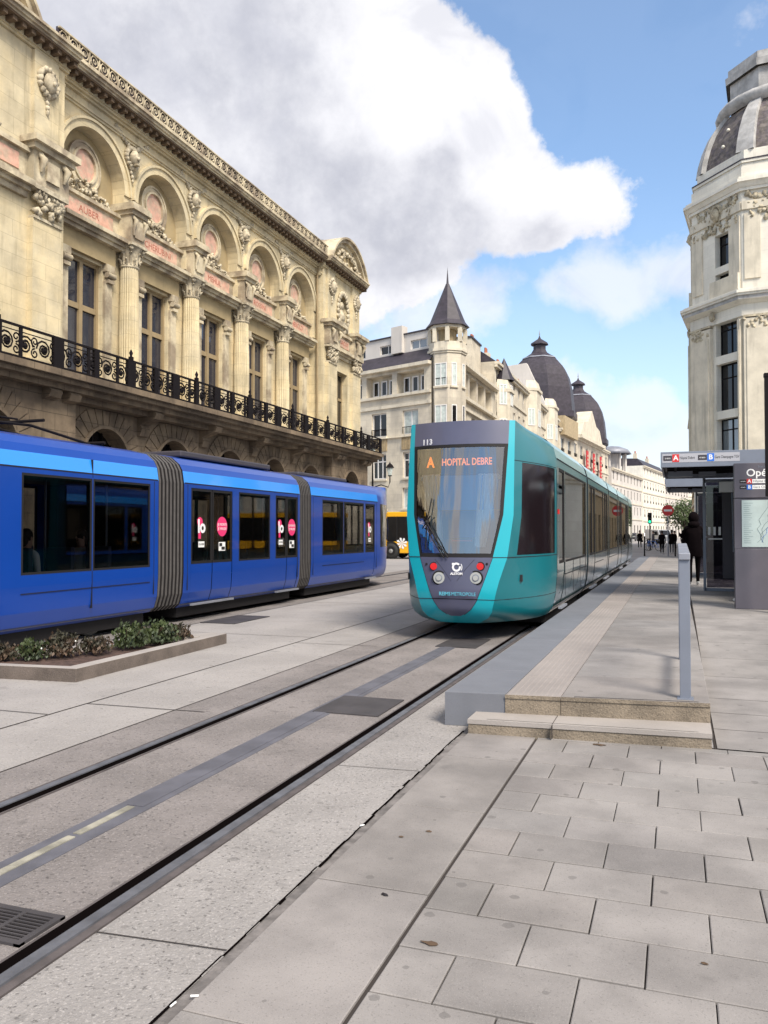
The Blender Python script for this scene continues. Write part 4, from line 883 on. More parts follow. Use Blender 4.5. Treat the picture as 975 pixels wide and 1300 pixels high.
    # main floor
    zF, zS, AR, zA = 5.2, 11.45, 1.33, 11.72       # floor, springing, arch radius, arch centre
    def arch_bay(c, a, e, zc, r, zlow, ztop, out, dep, b):
        n = 20; P = [(c-r*math.cos(math.pi*i/n), zc+r*math.sin(math.pi*i/n)) for i in range(n+1)]
        b.quad((a, out, zlow), (c-r, out, zlow), (c-r, out, ztop), (a, out, ztop)); b.quad((c+r, out, zlow), (e, out, zlow), (e, out, ztop), (c+r, out, ztop))
        for (u0, z0), (u1, z1) in zip(P, P[1:]):
            b.quad((u0, out, z0), (u1, out, z1), (u1, out, ztop), (u0, out, ztop)); b.quad((u0, out-dep, z0), (u1, out-dep, z1), (u1, out, z1), (u0, out, z0))
        b.quad((c-r, out-dep, zlow), (c-r, out, zlow), (c-r, out, zc), (c-r, out-dep, zc)); b.quad((c+r, out, zlow), (c+r, out-dep, zlow), (c+r, out-dep, zc), (c+r, out, zc))
    up = MB(T); rec = MB(T); DEP = .40
    for k, c in enumerate(C):
        a, e = edges[k], edges[k+1]
        arch_bay(c, a, e, zA, AR, 10.5, 13.75, 0, DEP, up)
        rec.quad((c-AR-.02, -DEP, 10.3), (c+AR+.02, -DEP, 10.3), (c+AR+.02, -DEP, zA+AR), (c-AR-.02, -DEP, zA+AR))
        # wall between the columns with its tall window
        wa, we = c-.74, c+.74
        holes_wall(up.use('stone') if False else up, a, e, zF, 10.5, [(wa, we, 5.62, 9.42)], 0 if False else -.30, .28)
        fr = MB(T); t = .09; o0, o1 = -.52, -.44
        for p in ((wa, wa+t, 5.62, 9.42), (we-t, we, 5.62, 9.42), (wa+t, we-t, 9.33, 9.42), (c-.07, c+.07, 5.62, 9.33), (wa+t, we-t, 7.98, 8.14), (wa+t, we-t, 5.62, 6.1)): fr.box(p[0], p[1], o0, o1+(.02 if p[1]-p[0] < .2 else 0), p[2], p[3])
        fr = fr.build('window', 'wood', root)
        g = MB(T)
        for s_ in (-1, 1): g.quad(*[(c+s_*.36+d*.34, -.50, z) for d, z in ((-1, 5.7), (1, 5.7), (1, 9.4), (-1, 9.4))])
        g.build('pane', 'theatre_glass', fr)
        # pilaster strips with small console capitals beside the window, lintel
        sr = MB(T)
        for s_ in (-1, 1):
            cu = c+s_*.93; sr.box(cu-.15, cu+.15, -.30, -.2, 5.62, 9.0); sr.box(cu-.17, cu+.17, -.30, -.12, 9.28, 9.5); sr.box(cu-.13, cu+.13, -.30, -.10, 8.95, 9.05)
            sr.tube([(cu-.17, -.13, 9.18), (cu+.17, -.13, 9.18)], .09, 8); sr.box(cu-.11, cu+.11, -.3, -.16, 9.0, 9.3)
        sr.build('window_surround', 'stone_trim', root)
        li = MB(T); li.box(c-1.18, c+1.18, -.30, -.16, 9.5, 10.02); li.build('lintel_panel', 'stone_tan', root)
        # entablature, pink inscription panel
        en = MB(T); en.box(c-1.33, c+1.33, -.5, .02, 10.02, 10.12); en.box(c-1.33, c+1.33, -.5, .10, 10.12, 10.22); en.box(c-1.33, c+1.33, -.5, .22, 10.22, 10.33); en.box(c-1.33, c+1.33, -.5, -.18, 10.33, 11.02); en.box(c-1.33, c+1.33, -.5, -.08, 11.02, 11.12)
        en.build('entablature', 'stone_trim', root)
        pn = MB(T); pn.box(c-1.05, c+1.05, -.20, -.165, 10.52, 10.92); pn = pn.build('inscription_panel', 'pink', root)
        text_mesh('inscription', ('AUBER', 'CHERUBINI', 'MEHUL', 'ROSSINI', 'HEROLD')[k], .28, 'inscribed', T @ frame3((c, -.162, 10.72), (1, 0, 0), (0, 0, 1), (0, 1, 0)), pn, .002)
        # roundel and carved garland in the tympanum
        rd = MB(T)
        def ring(cu, cz, r0, r1, o0, o1, m_=None, n=28):
            for i in range(n):
                a0, a1 = 2*math.pi*i/n, 2*math.pi*(i+1)/n; q = [(cu+r_*math.cos(t), cz+r_*math.sin(t)*1.03) for r_, t in ((r0, a0), (r0, a1), (r1, a1), (r1, a0))]
                rd.add([(x_, o0, z_) for x_, z_ in q]+[(x_, o1, z_) for x_, z_ in q], [(4, 5, 6, 7), (0, 1, 5, 4), (2, 3, 7, 6)])
        cz = 12.1
        ring(c, cz, .44, .50, -DEP, -.28); ring(c, cz, .50, .62, -DEP, -.33); ring(c, cz, .62, .68, -DEP, -.30); rd.build('roundel_frame', 'stone_trim', root)
        pd = MB(T); n = 24; pd.add([(c+.45*math.cos(2*math.pi*i/n), -.36, cz+.46*math.sin(2*math.pi*i/n)) for i in range(n)], [list(range(n))]); pd.build('roundel_disc', 'pink', root)
        cv = MB(T); rr = random.Random(k)
        for i in range(110):
            s_ = rr.uniform(-1, 1); hgt = .5*(1-abs(s_))+.1; cv.blob((c+s_*1.05, -.32+rr.uniform(-.08, .12), 11.14+rr.uniform(0, hgt)), (rr.uniform(.025, .07), .06, rr.uniform(.025, .08)), 5, 4, .5)
        for s_ in (-1, 1):
            P = [(c+s_*(.15+.95*i/10), -.38, 11.2+.42*math.sin(i*.5)*(1-i/12)) for i in range(11)]; cv.tube(P, [.07-.004*i for i in range(11)], 5)
            for i in range(5): cv.tube([(c+s_*(.3+.17*i), -.42, 11.25), (c+s_*(.36+.18*i), -.36, 11.5-.03*i), (c+s_*(.44+.18*i), -.4, 11.62-.06*i)], [.05, .04, .01], 5)
            cv.tube([(c+s_*.70, -.5, 11.7), (c+s_*.82, -.48, 11.95), (c+s_*.78, -.5, 12.2)], [.05, .05, .01], 5)
        cv.build('carved_garland', 'carved', root)
        # archivolt
        av = MB(T); n = 28
        for i in range(n):
            a0, a1 = math.pi*i/n, math.pi*(i+1)/n
            for r0, r1, o in ((AR, AR+.2, .05), (AR+.2, AR+.27, .10)):
                q = [(c-r_*math.cos(t), zA+r_*math.sin(t)) for r_, t in ((r0, a0), (r0, a1), (r1, a1), (r1, a0))]
                av.add([(x_, 0, z_) for x_, z_ in q]+[(x_, o, z_) for x_, z_ in q], [(4, 5, 6, 7), (0, 1, 5, 4), (2, 3, 7, 6)])
        av.build('archivolt', 'stone', root)
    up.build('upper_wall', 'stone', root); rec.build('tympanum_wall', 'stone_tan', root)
    # half columns between the bays with capital, block and cornice
    for u in edges[1:-1]:
        col_ = MB(T); n = 24; prof = [(.29, 5.9), (.295, 7.5), (.26, 9.62)]
        for j, (r, z) in enumerate(prof[:-1]):
            r2, z2 = prof[j+1]
            for i in range(n*2):
                a0, a1 = 2*math.pi*i/(n*2), 2*math.pi*(i+1)/(n*2); f0, f1 = (1 if i % 2 else .91), (.91 if i % 2 else 1)
                col_.quad((u+r*f0*math.cos(a0), -.02+r*f0*math.sin(a0), z), (u+r*f1*math.cos(a1), -.02+r*f1*math.sin(a1), z), (u+r2*f1*math.cos(a1), -.02+r2*f1*math.sin(a1), z2), (u+r2*f0*math.cos(a0), -.02+r2*f0*math.sin(a0), z2))
        col_.lathe([(.38, 5.62), (.38, 5.75), (.33, 5.8), (.35, 5.86), (.3, 5.92)], (u, -.02), 20); col_.build('column', 'stone', root)
        cp = MB(T); cp.lathe([(.27, 9.58), (.30, 9.62), (.26, 9.66), (.25, 9.8), (.32, 10.1), (.38, 10.2)], (u, -.02), 16)
        for i in range(16):
            a = 2*math.pi*i/16; z = 9.78 if i % 2 else 9.98; cp.tube([(u+.26*math.cos(a), -.02+.26*math.sin(a), 9.66), (u+.29*math.cos(a), -.02+.29*math.sin(a), z), (u+.38*math.cos(a), -.02+.38*math.sin(a), z+.04)], [.04, .05, .025], 4)
        for i in (1, 3, 5, 7): a = math.pi*i/4; cp.blob((u+.39*math.cos(a), -.02+.39*math.sin(a), 10.14), .075, 6, 4, .1)
        cp.box(u-.37, u+.37, -.3, .36, 10.2, 10.28); cp.build('capital', 'carved', root)
        ib = MB(T); ib.box(u-.33, u+.33, -.6, .28, 10.28, 11.12); ib.box(u-.20, u+.20, .28, .33, 10.45, 11.0); ib.box(u-.38, u+.38, -.6, .36, 11.12, 11.24); ib.box(u-.45, u+.45, -.6, .46, 11.24, 11.38); ib.box(u-.42, u+.42, -.6, .42, 11.38, 11.46)
        for s_ in (-1, 1): ib.tube([(u+s_*.25, .28, 11.1), (u+s_*.25, .40, 10.95), (u+s_*.24, .32, 10.7), (u+s_*.24, .32, 10.5)], [.05, .07, .045, .03], 5)
        ib.build('impost_block', 'stone_trim', root)
        ls = MB(T); rr = random.Random(int(u*10)); zc = 12.95
        ls.blob((u, .14, zc), (.17, .16, .24), 8, 6, .05); ls.blob((u, .28, zc-.04), (.06, .07, .07), 6, 4, 0); ls.box(u-.06, u+.06, .0, .3, zc-.24, zc-.18)
        for i in range(16): a = 2*math.pi*i/16; ls.blob((u+.27*math.cos(a), .06, zc+.02+.28*math.sin(a)), (.075, .09, .085), 5, 4, .3)
        for i in range(14):
            t = i/13; ls.blob((u+(-.75+1.5*t), .04, zc+.25+.42*abs(2*t-1)), (.09, .06, .09), 5, 4, .4)
        for i in range(4): ls.blob((u+rr.uniform(-.05, .05), .04, zc-.3-.12*i), (.08-.015*i, .05, .07), 5, 4, .3)
        ls.build('carved_mask', 'carved', root)
    # pavilions
    for (a, e), left in ((PA, True), (PB, False)):
        c = (a+e)/2; nw = MB(T); wz0, wz1 = 5.62, 9.3; O = PO
        holes_wall(nw, a, e, zF, 13.75, [(c-.62, c+.62, wz0, wz1), (c-.5, c+.5, 11.35, 13.0)], O, .35)
        nw.quad((a, -.6, zF), (a, O, zF), (a, O, 13.75), (a, -.6, 13.75)); nw.quad((e, O, zF), (e, -.6, zF), (e, -.6, 13.75), (e, O, 13.75)); nw.quad((c-.5, O-.34, 11.3), (c+.5, O-.34, 11.3), (c+.5, O-.34, 13.1), (c-.5, O-.34, 13.1))
        nw.build('pavilion_wall', 'stone', root)
        fr = MB(T)
        for p in ((c-.62, c-.54, wz0, wz1), (c+.54, c+.62, wz0, wz1), (c-.54, c+.54, wz1-.08, wz1), (c-.05, c+.05, wz0, wz1-.08), (c-.54, c+.54, 8.0, 8.12)): fr.box(p[0], p[1], O-.32, O-.26, p[2], p[3])
        fr = fr.build('window', 'wood', root); g = MB(T); g.quad((c-.6, O-.31, wz0), (c+.6, O-.31, wz0), (c+.6, O-.31, wz1), (c-.6, O-.31, wz1)); g.build('pane', 'dark_glass', fr)
        pl = [(a+.75, .5), (e-.75, .5)]
        for pc, hw in pl:
            p = MB(T); p.box(pc-hw, pc+hw, O, O+.16, 5.62, 9.45); p.box(pc-hw-.06, pc+hw+.06, O, O+.22, 5.62, 5.95); p.build('pilaster', 'stone', root); p = MB(T); p.box(pc-hw*.85, pc+hw*.85, O, O+.1, 11.4, 13.75); p.build('pilaster', 'stone', root)
            q = MB(T); q.box(pc-hw, pc+hw, O, O+.2, 9.45, 9.52); q.box(pc-hw-.1, pc+hw+.1, O, O+.30, 10.16, 10.28)
            rr = random.Random(int(pc*7))
            for i in range(44): q.blob((pc+rr.uniform(-hw, hw), O+.18, 9.55+rr.random()**.8*.6), (.08, .1, .09), 6, 4, .45)
            q.build('capital', 'carved', root)
            q = MB(T); w = hw+.12; q.box(pc-w, pc+w, O-.1, O+.28, 10.28, 11.1); q.box(pc-.22, pc+.22, O+.28, O+.34, 10.45, 10.95); q.box(pc-w-.1, pc+w+.1, O-.1, O+.40, 11.1, 11.24); q.box(pc-w-.18, pc+w+.18, O-.1, O+.52, 11.24, 11.40)
            for s_ in (-1, 1): q.tube([(pc+s_*.42, O+.28, 11.08), (pc+s_*.42, O+.42, 10.9), (pc+s_*.4, O+.32, 10.6)], [.08, .1, .04], 6)
            q.build('impost_block', 'stone_trim', root)
            ls = MB(T); zc = 13.05; ls.blob((pc, O+.2, zc), (.2, .16, .26), 8, 6, .05); ls.blob((pc, O+.34, zc-.04), (.06, .07, .07), 6, 4, 0)
            for i in range(16): t = 2*math.pi*i/16; ls.blob((pc+.3*math.cos(t), O+.14, zc+.02+.32*math.sin(t)), (.085, .1, .095), 5, 4, .3)
            for i in range(4): ls.blob((pc, O+.12, zc-.35-.13*i), (.09-.015*i, .06, .08), 5, 4, .3)
            ls.build('carved_mask', 'carved', root)
        w0, w1 = a+1.25+.12, e-1.25-.12
        en = MB(T)
        for z0, z1, o in ((9.9, 10.05, .1), (10.05, 10.15, .2), (10.15, 10.3, .34)): en.box(w0, w1, O, O+o, z0, z1)
        en.box(w0, w1, O, O+.08, 10.3, 11.0); en.box(w0, w1, O, O+.2, 11.0, 11.12); en.build('entablature', 'stone_trim', root)
        pn = MB(T); pn.box(w0+.3, w1-.3, O+.08, O+.105, 10.5, 10.9); pn = pn.build('inscription_panel', 'pink', root); text_mesh('inscription', 'MOLIERE' if left else 'GRETRY', .26, 'inscribed', T @ frame3((c, O+.108, 10.7), (1, 0, 0), (0, 0, 1), (0, 1, 0)), pn, .002)
        # niche figure / carved wreath
        nc = MB(T)
        for i in range(24): t = 2*math.pi*i/24; nc.blob((c+.62*math.cos(t), O+.05, 12.2+.95*math.sin(t)), (.13, .08, .13), 5, 4, .35)
        nc.blob((c, O-.08, 12.55), (.17, .17, .22), 8, 6, .05); nc.blob((c, O-.1, 12.05), (.34, .2, .34), 8, 5, .1); nc.tube([(c, O-.08, 12.2), (c, O-.08, 12.45)], .1, 8); nc.box(c-.22, c+.22, O-.2, O+.1, 11.55, 11.78)
        for i in range(16): t = i/15; nc.blob((c-.7+1.4*t, O+.06, 11.3+.25*math.sin(math.pi*t)), (.12, .1, .12), 5, 4, .4)
        nc.build('niche_bust', 'carved', root)
        # segmental pediment
        pr = e-a-(1.3 if left else 0); c = c-(.75 if left else 0); zb = 14.26; hh = 1.42; rad = (hh*hh+(pr/2)**2)/(2*hh); zc = zb+hh-rad; th0 = math.asin(min(1, (pr/2)/rad)); n = 22
        rim = MB(T); fill = MB(T)
        for i in range(n):
            t0, t1 = -th0+2*th0*i/n, -th0+2*th0*(i+1)/n
            for r0, r1, o in ((rad-.38, rad-.2, O*.6+.36), (rad-.2, rad-.05, O*.6+.54), (rad-.05, rad+.04, O*.6+.66)):
                q = [(c+r_*math.sin(t), max(zb-.02, zc+r_*math.cos(t))) for r_, t in ((r0, t0), (r1, t0), (r1, t1), (r0, t1))]
                rim.add([(x_, -.4, z_) for x_, z_ in q]+[(x_, o, z_) for x_, z_ in q], [(4, 5, 6, 7), (0, 1, 5, 4), (1, 2, 6, 5), (2, 3, 7, 6), (3, 0, 4, 7)])
            x0, z0 = c+(rad-.35)*math.sin(t0), zc+(rad-.35)*math.cos(t0); x1, z1 = c+(rad-.35)*math.sin(t1), zc+(rad-.35)*math.cos(t1)
            if min(z0, z1) > zb: fill.quad((x0, O+.2, zb-.1), (x1, O+.2, zb-.1), (x1, O+.2, z1), (x0, O+.2, z0))
        rim.build('pediment_moulding', 'stone_trim', root); fill.build('pediment_wall', 'stone_tan', root)
        cv = MB(T); rr = random.Random(5)
        for i in range(50): s_ = rr.uniform(-1, 1); cv.blob((c+s_*1.7, O+.28, zb+.05+rr.random()*.85*(1-s_*s_)), (rr.uniform(.05, .13), .1, rr.uniform(.05, .13)), 6, 4, .35)
        cv.build('pediment_carving', 'carved', root)
        zr = MB(T); zr.use('zinc'); P = [(c+(rad+.06)*math.sin(t), zc+(rad+.06)*math.cos(t)) for t in [-th0+2*th0*i/n for i in range(n+1)]]
        zr.add([(x_, -.3, z_) for x_, z_ in P]+[(x_, -6, z_) for x_, z_ in P], [(i, i+1, n+2+i, n+1+i) for i in range(n)]); zr.build('pediment_roof', 'zinc', root)
    # main entablature: architrave, frieze, modillions, cornice, iron cresting, roof
    segs = [(Y0, PA[0], 0), (PA[0]-.1, PA[1]+.1, PO), (PA[1]+.1, PB[0]-.1, 0), (PB[0]-.1, Y1+.1, PO)]
    ar = MB(T); co = MB(T); md = MB(T)
    for a, e, O in segs:
        for z0, z1, o in ((13.40, 13.46, .06), (13.46, 13.53, .10), (13.72, 13.78, .14), (13.78, 13.84, .22)): ar.box(a, e, -.2, O*.6+o, z0, z1)
        ar.box(a, e, -.2, O*.6+.04, 13.53, 13.72); ar.box(a, e, -.2, O*.6+.26, 13.84, 13.99)
        co.box(a, e, -.3, O*.6+.58, 14.035, 14.09); co.box(a, e, -.3, O*.6+.64, 14.09, 14.17); co.box(a, e, -.3, O*.6+.70, 14.17, 14.24); co.box(a, e, -.3, O*.6+.5, 14.24, 14.28)
        md.box(a+.02, e-.02, -.2, O*.6+.56, 13.99, 14.035)
        u = a+.15
        while u < e-.1: md.box(u, u+.13, O*.6+.1, O*.6+.50, 13.88, 13.99); u += .30
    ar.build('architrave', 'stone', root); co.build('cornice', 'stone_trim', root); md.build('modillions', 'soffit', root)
    gt = MB(T); gt.box(PA[1]-.5, PB[0], .52, .58, 14.28, 14.70); gt.build('gutter', 'slate', root)
    cr = MB(T); u = PA[1]-.5; o = .62
    cr.box(PA[1]-.5, PB[0], o-.02, o+.02, 14.28, 14.32); cr.box(PA[1]-.5, PB[0], o-.04, o+.03, 14.66, 14.70)
    while u < PB[0]-.2:
        P = [(u+.17+.15*math.cos(t), o, 14.49+.15*math.sin(t)) for t in [2*math.pi*i/9 for i in range(10)]]; cr.tube(P, .022, 4, caps=False, smooth=False)
        P = [(u+.17+.06*math.cos(t), o, 14.49+.06*math.sin(t)) for t in [2*math.pi*i/6 for i in range(7)]]; cr.tube(P, .02, 3, caps=False, smooth=False)
        cr.box(u+.35, u+.385, o-.015, o+.015, 14.32, 14.66); u += .4
    cr.build('roof_cresting', 'stone_trim', root)
    rf = MB(T); rf.add([(Y0, .50, 14.26), (Y1, .50, 14.26), (Y1, -.2, 14.9), (Y0, -.2, 14.9), (Y0, -13, 15.8), (Y1, -13, 15.8)], [(0, 1, 2, 3), (3, 2, 5, 4)]); rf.build('roof', 'slate', root)
    sd_ = MB(T); sd_.quad((Y0, .0, 5.2), (PA[0], .0, 5.2), (PA[0], .0, 13.8), (Y0, .0, 13.8)); sd_.quad((Y1, PO, 5.2), (Y1, -13, 5.2), (Y1, -13, 14.1), (Y1, PO, 14.1)); sd_.quad((Y1, PO+G, 0), (Y1, -13, 0), (Y1, -13, 5.2), (Y1, PO+G, 5.2)); sd_.quad((Y0, 0, 0), (Y0, -13, 0), (Y0, -13, 14.1), (Y0, 0, 14.1))
    sd_.build('side_wall', 'stone', root)
    for u in (PA[1]+.06, PB[0]-.08): dp = MB(T); dp.tube([(u, .12, 5.7), (u, .12, 13.3), (u, .3, 14.4)], .05, 6); dp.build('downpipe', 'wood', root)
opera()
# ---------------- generic town building (front built in a local frame)
def town(name, label, O, dirv, Wd, zf, bays, m_, trim='pale_trim', depth=12, wh=1.7, ww=1.1, roofh=2.2, roof='slate', frame='white_frame', group=None, rails=True, chim=2, cat='building', wz=.9, ground=None, inset=.2):
    d = Vector((dirv[0], dirv[1], 0)).normalized(); n = Vector((d.y, -d.x, 0)); T = frame3(O, d, n, (0, 0, 1))
    root = empty(name, tuple(Vector(O)+d*Wd/2-n*3), label, cat, group); b = MB(T); holes = []; wins = []
    H = zf[-1]
    for k, (z0, z1) in enumerate(zip(zf, zf[1:])):
        for i in range(bays):
            c = Wd*(i+.5)/bays; w = ww if k else ww*1.5; h0 = z0+(wz if k else .1); h1 = min(z1-.45, h0+wh*(1 if k else 1.7)); holes.append((c-w/2, c+w/2, h0, h1)); wins.append((c-w/2, c+w/2, h0, h1, k))
    holes_wall(b, 0, Wd, 0, H, holes, 0, inset); b.quad((0, 0, 0), (0, -depth, 0), (0, -depth, H), (0, 0, H)); b.quad((Wd, 0, 0), (Wd, -depth, 0), (Wd, -depth, H), (Wd, 0, H)); b.quad((0, -depth, 0), (Wd, -depth, 0), (Wd, -depth, H), (0, -depth, H)); b.build('wall', m_, root)
    for w in wins: window(root, T, *w[:4], out=-inset+.03, frame=frame if w[4] else 'anthracite', mull=1, t=.07, rail=rails and w[4] in (1, 2, 3), sill=None)
    c = MB(T); c.box(-.05, Wd+.05, .0, .45, H-.25, H); c.box(-.03, Wd+.03, .0, .3, H-.5, H-.25)
    for z in zf[1:-1]: c.box(0, Wd, 0, .14, z-.1, z+.12)
    c.build('cornice', trim, root)
    if roofh:
        r = MB(T); r.add([(0, .2, H), (Wd, .2, H), (Wd, -1.2, H+roofh), (0, -1.2, H+roofh), (0, -depth, H+roofh+.6), (Wd, -depth, H+roofh+.6), (0, -depth, H), (Wd, -depth, H)], [(0, 1, 2, 3), (3, 2, 5, 4), (0, 3, 4, 6), (1, 2, 5, 7)]); rf = r.build('roof', roof, root)
        for i in range(chim):
            u = Wd*(i+.3)/chim; q = MB(T); q.use(trim).box(u, u+.9, -3, -2.2, H+roofh*.5, H+roofh+1.6); q.use('chimney')
            for j in range(3): q.lathe([(.13, H+roofh+1.6), (.11, H+roofh+2.15)], (u+.18+.27*j, -2.6), 6)
            q.build('chimney', None, rf)
    return root, T
# ---------------- corner building with its turret
def corner_building():
    th_ = R(67.7); dl = Vector((-math.sin(th_), math.cos(th_), 0)); P0 = Vector((-17.0, 58.2, 0)); Lw = 16
    root = empty('corner_building', (-20, 64, 0), 'cream stone corner apartment building with a slate-capped turret on its corner', 'building')
    # left wing runs from P0-away along dl; local frame with u from far end to P0 so that "out" faces the camera
    O = P0+dl*Lw; T = frame3(O, -dl, Vector((-dl.y, dl.x, 0))*-1 if False else Vector((-math.cos(th_), -math.sin(th_), 0)), (0, 0, 1))
    def bay_windows(U, z0, z1, w, **k): return [(u-w/2, u+w/2, z0, z1) for u in U]
    U = [Lw-2.05-3.2*i for i in range(5)]
    rows = [(9.05, 10.9, 1.55), (5.75, 7.7, 1.5), (1.0+2.4, 5.0, 1.6)]
    holes = []
    for z0, z1, w in rows: holes += bay_windows(U, z0, z1, w)
    shop = [(u-1.2, u+1.2, .3, 2.35) for u in U]
    b = MB(T); holes_wall(b, 0, Lw, 0, 11.45, holes+shop, 0, .25)
    holes_wall(b, 0, Lw, 11.45, 14.3, [(u-1.35, u+1.35, 12.25, 13.85) for u in U], 0, .7); b.quad((0, -.7, 12.2), (Lw, -.7, 12.2), (Lw, -.7, 13.9), (0, -.7, 13.9))
    b.quad((0, 0, 0), (0, -9, 0), (0, -9, 14.3), (0, 0, 14.3))
    b.build('wall', 'pale', root)
    for z0, z1, w in rows:
        for i, h in enumerate(bay_windows(U, z0, z1, w)):
            window(root, T, *h, out=-.22, pane='curtain' if (i == 0 and z0 > 9) or z0 < 4 else 'dark_glass', mull=1 if z0 > 9 or z0 < 4 else 2, bars=0 if z0 > 9 or z0 < 4 else 1, rail=z0 > 9, sill='pale_trim', t=.09)
    for i, u in enumerate(U):
        for j in (-1, 0, 1): window(root, T, u+j*.85-.3, u+j*.85+.3, 12.35, 13.55, out=-.66, mull=0, t=.09)
        window(root, T, u-1.2, u+1.2, .3, 2.35, out=-.2, frame='white_frame', mull=1)
        s = MB(T); s.box(u-.85, u+.85, -.02, .05, 7.9, 8.85)
        for k in range(11): s.box(u-.8+k*.155, u-.74+k*.155, .05, .09, 7.92, 8.83)
        s.build('spandrel_panel', 'ochre', root)
    tr = MB(T); tr.box(0, Lw, 0, .12, 11.2, 11.45); tr.box(0, Lw, 0, .22, 12.0, 12.2); tr.box(0, Lw, 0, .16, 8.86, 8.9); tr.box(-.1, Lw, 0, .4, 14.1, 14.35); tr.box(0, Lw, 0, .14, 2.55, 2.8); tr.box(0, Lw, 0, .25, 2.8, 2.95); tr.build('string_course', 'pale_trim', root)
    rf = MB(T); rf.add([(0, .25, 14.36), (Lw, .25, 14.36), (Lw, -1.0, 15.6), (0, -1.0, 15.6)], [(0, 1, 2, 3)]); rf.build('roof', 'slate', root)
    ph = MB(T); holes_wall(ph, -1, Lw, 15.5, 17.0, [(u-.8, u+.8, 15.75, 16.45) for u in U], -1.0, .2); ph.quad((-1, -1, 17), (Lw, -1, 17), (Lw, -3, 17), (-1, -3, 17)); ph.box(Lw-4.6, Lw-3.5, -1.4, -.7, 15.6, 17.7); ph.build('penthouse', 'white_wall', root)
    for u in U: window(root, T, u-.8, u+.8, 15.75, 16.45, out=-1.18, pane='sky_glass' if u == U[0] else 'dark_glass')
    c = MB(T); c.box(-1.1, Lw-.4, -3, -.9, 17.0, 17.1); c.build('roof_edge', 'slate', root); c = MB(T); c.box(Lw-12, Lw-10, -2.6, -1.6, 17.1, 17.8); c.build('roof_hatch', 'slate', root)
    # turret
    tc_ = Vector((-16.05, 59.3, 0)); r8 = 1.36; poly = [(tc_.x+r8*math.cos(R(22.5+45*i-8)), tc_.y+r8*math.sin(R(22.5+45*i-8))) for i in range(8)]
    t = MB(); t.prism(poly, 0, 15.2); t.build('turret_wall', 'pale', root)
    for i in range(8):
        a, c_ = Vector((*poly[i], 0)), Vector((*poly[(i+1) % 8], 0)); d = (c_-a).normalized(); n_ = Vector((d.y, -d.x, 0))
        if n_.y > .4 or n_.x < -.75: continue
        F = frame3(a, d, n_, (0, 0, 1)); L = (c_-a).length; w = .95 if n_.y < -.9 or abs(n_.x+.2) < .35 else .42
        for z0, z1 in ((12.4, 14.1), (9.0, 11.0), (5.7, 7.7)): window(root, F, L/2-w/2, L/2+w/2, z0, z1, out=.0, mull=1 if w > .6 else 0, t=.06, pane='curtain' if z0 > 12 or w > .6 else 'dark_glass', rail=w > .6, sill='pale_trim')
    t = MB()
    for z0, z1, s in ((14.9, 15.05, 1.06), (15.05, 15.2, 1.14), (15.2, 15.75, 1.02), (16.75, 16.95, 1.06)): t.prism(poly, z0, z1, 1, (tc_.x, tc_.y)); 
    t = MB()
    def oct(s, z0, z1, s2=None): t.prism([(tc_.x+(x-tc_.x)*s, tc_.y+(y-tc_.y)*s) for x, y in poly], z0, z1, (s2 or s)/s, (tc_.x, tc_.y))
    oct(1.06, 14.85, 15.0); oct(1.12, 15.0, 15.2); oct(1.04, 15.2, 15.7); oct(1.05, 16.75, 17.0)
    for x, y in poly: t.box(tc_.x+(x-tc_.x)*.97-.14, tc_.x+(x-tc_.x)*.97+.14, tc_.y+(y-tc_.y)*.97-.14, tc_.y+(y-tc_.y)*.97+.14, 15.7, 16.75)
    t.build('turret_loggia', 'pale_trim', root)
    t = MB(); oct(.5, 15.7, 16.75); t.build('loggia_core', 'ochre', root)
    t = MB(); oct(1.22, 16.95, 17.35, .98); oct(.98, 17.35, 20.3, .09); t.lathe([(.1, 20.2), (.05, 20.9), (.0, 21.6)], (tc_.x, tc_.y), 6); t.build('turret_roof', 'slate', root)
    # street wing
    P1 = Vector((-15.5, 60.4, 0)); Ls = 13; T2 = frame3(P1, (0, 1, 0), (1, 0, 0), (0, 0, 1)); b = MB(T2)
    U2 = [1.9+2.9*i for i in range(4)]; h2 = [(u-.7, u+.7, z0, z1) for u in U2 for z0, z1 in ((9.0, 10.9), (5.7, 7.7), (3.4, 5.0))]
    holes_wall(b, 0, Ls, 0, 12.0, h2, 0, .25); holes_wall(b, 0, Ls, 12.0, 14.6, [(u-1.2, u+1.2, 12.3, 14.1) for u in U2], 0, .9); b.quad((0, -.9, 12.2), (Ls, -.9, 12.2), (Ls, -.9, 14.2), (0, -.9, 14.2)); b.quad((0, -2.5, 14.5), (Ls, -2.5, 14.5), (Ls, -2.5, 17.2), (0, -2.5, 17.2)); b.box(9.2, 12.8, -5, -1.2, 14.5, 18.6)
    b.quad((Ls, 0, 0), (Ls, -8, 0), (Ls, -8, 14.6), (Ls, 0, 14.6)); b.build('wall', 'pale', root)
    for h in h2: window(root, T2, *h, out=-.22, t=.09, rail=True)
    for u in U2: window(root, T2, u-.9, u+.9, 12.5, 13.9, out=-.86, t=.09)
    c = MB(T2); c.box(0, Ls, 0, .3, 11.9, 12.15); c.build('string_course', 'pale_trim', root); c = MB(T2); c.box(0, Ls, 0, .5, 14.4, 14.65); c.build('cornice', 'pale_trim', root); c = MB(T2); c.box(0, Ls, 0, .2, 11.1, 11.3); c.box(0, Ls, -.1, .3, 2.7, 2.95); c.build('string_course', 'pale_trim', root); c = MB(T2); c.box(9.1, 12.9, -5.1, -1.1, 18.6, 18.75); c.build('chimney_coping', 'slate', root)
corner_building()
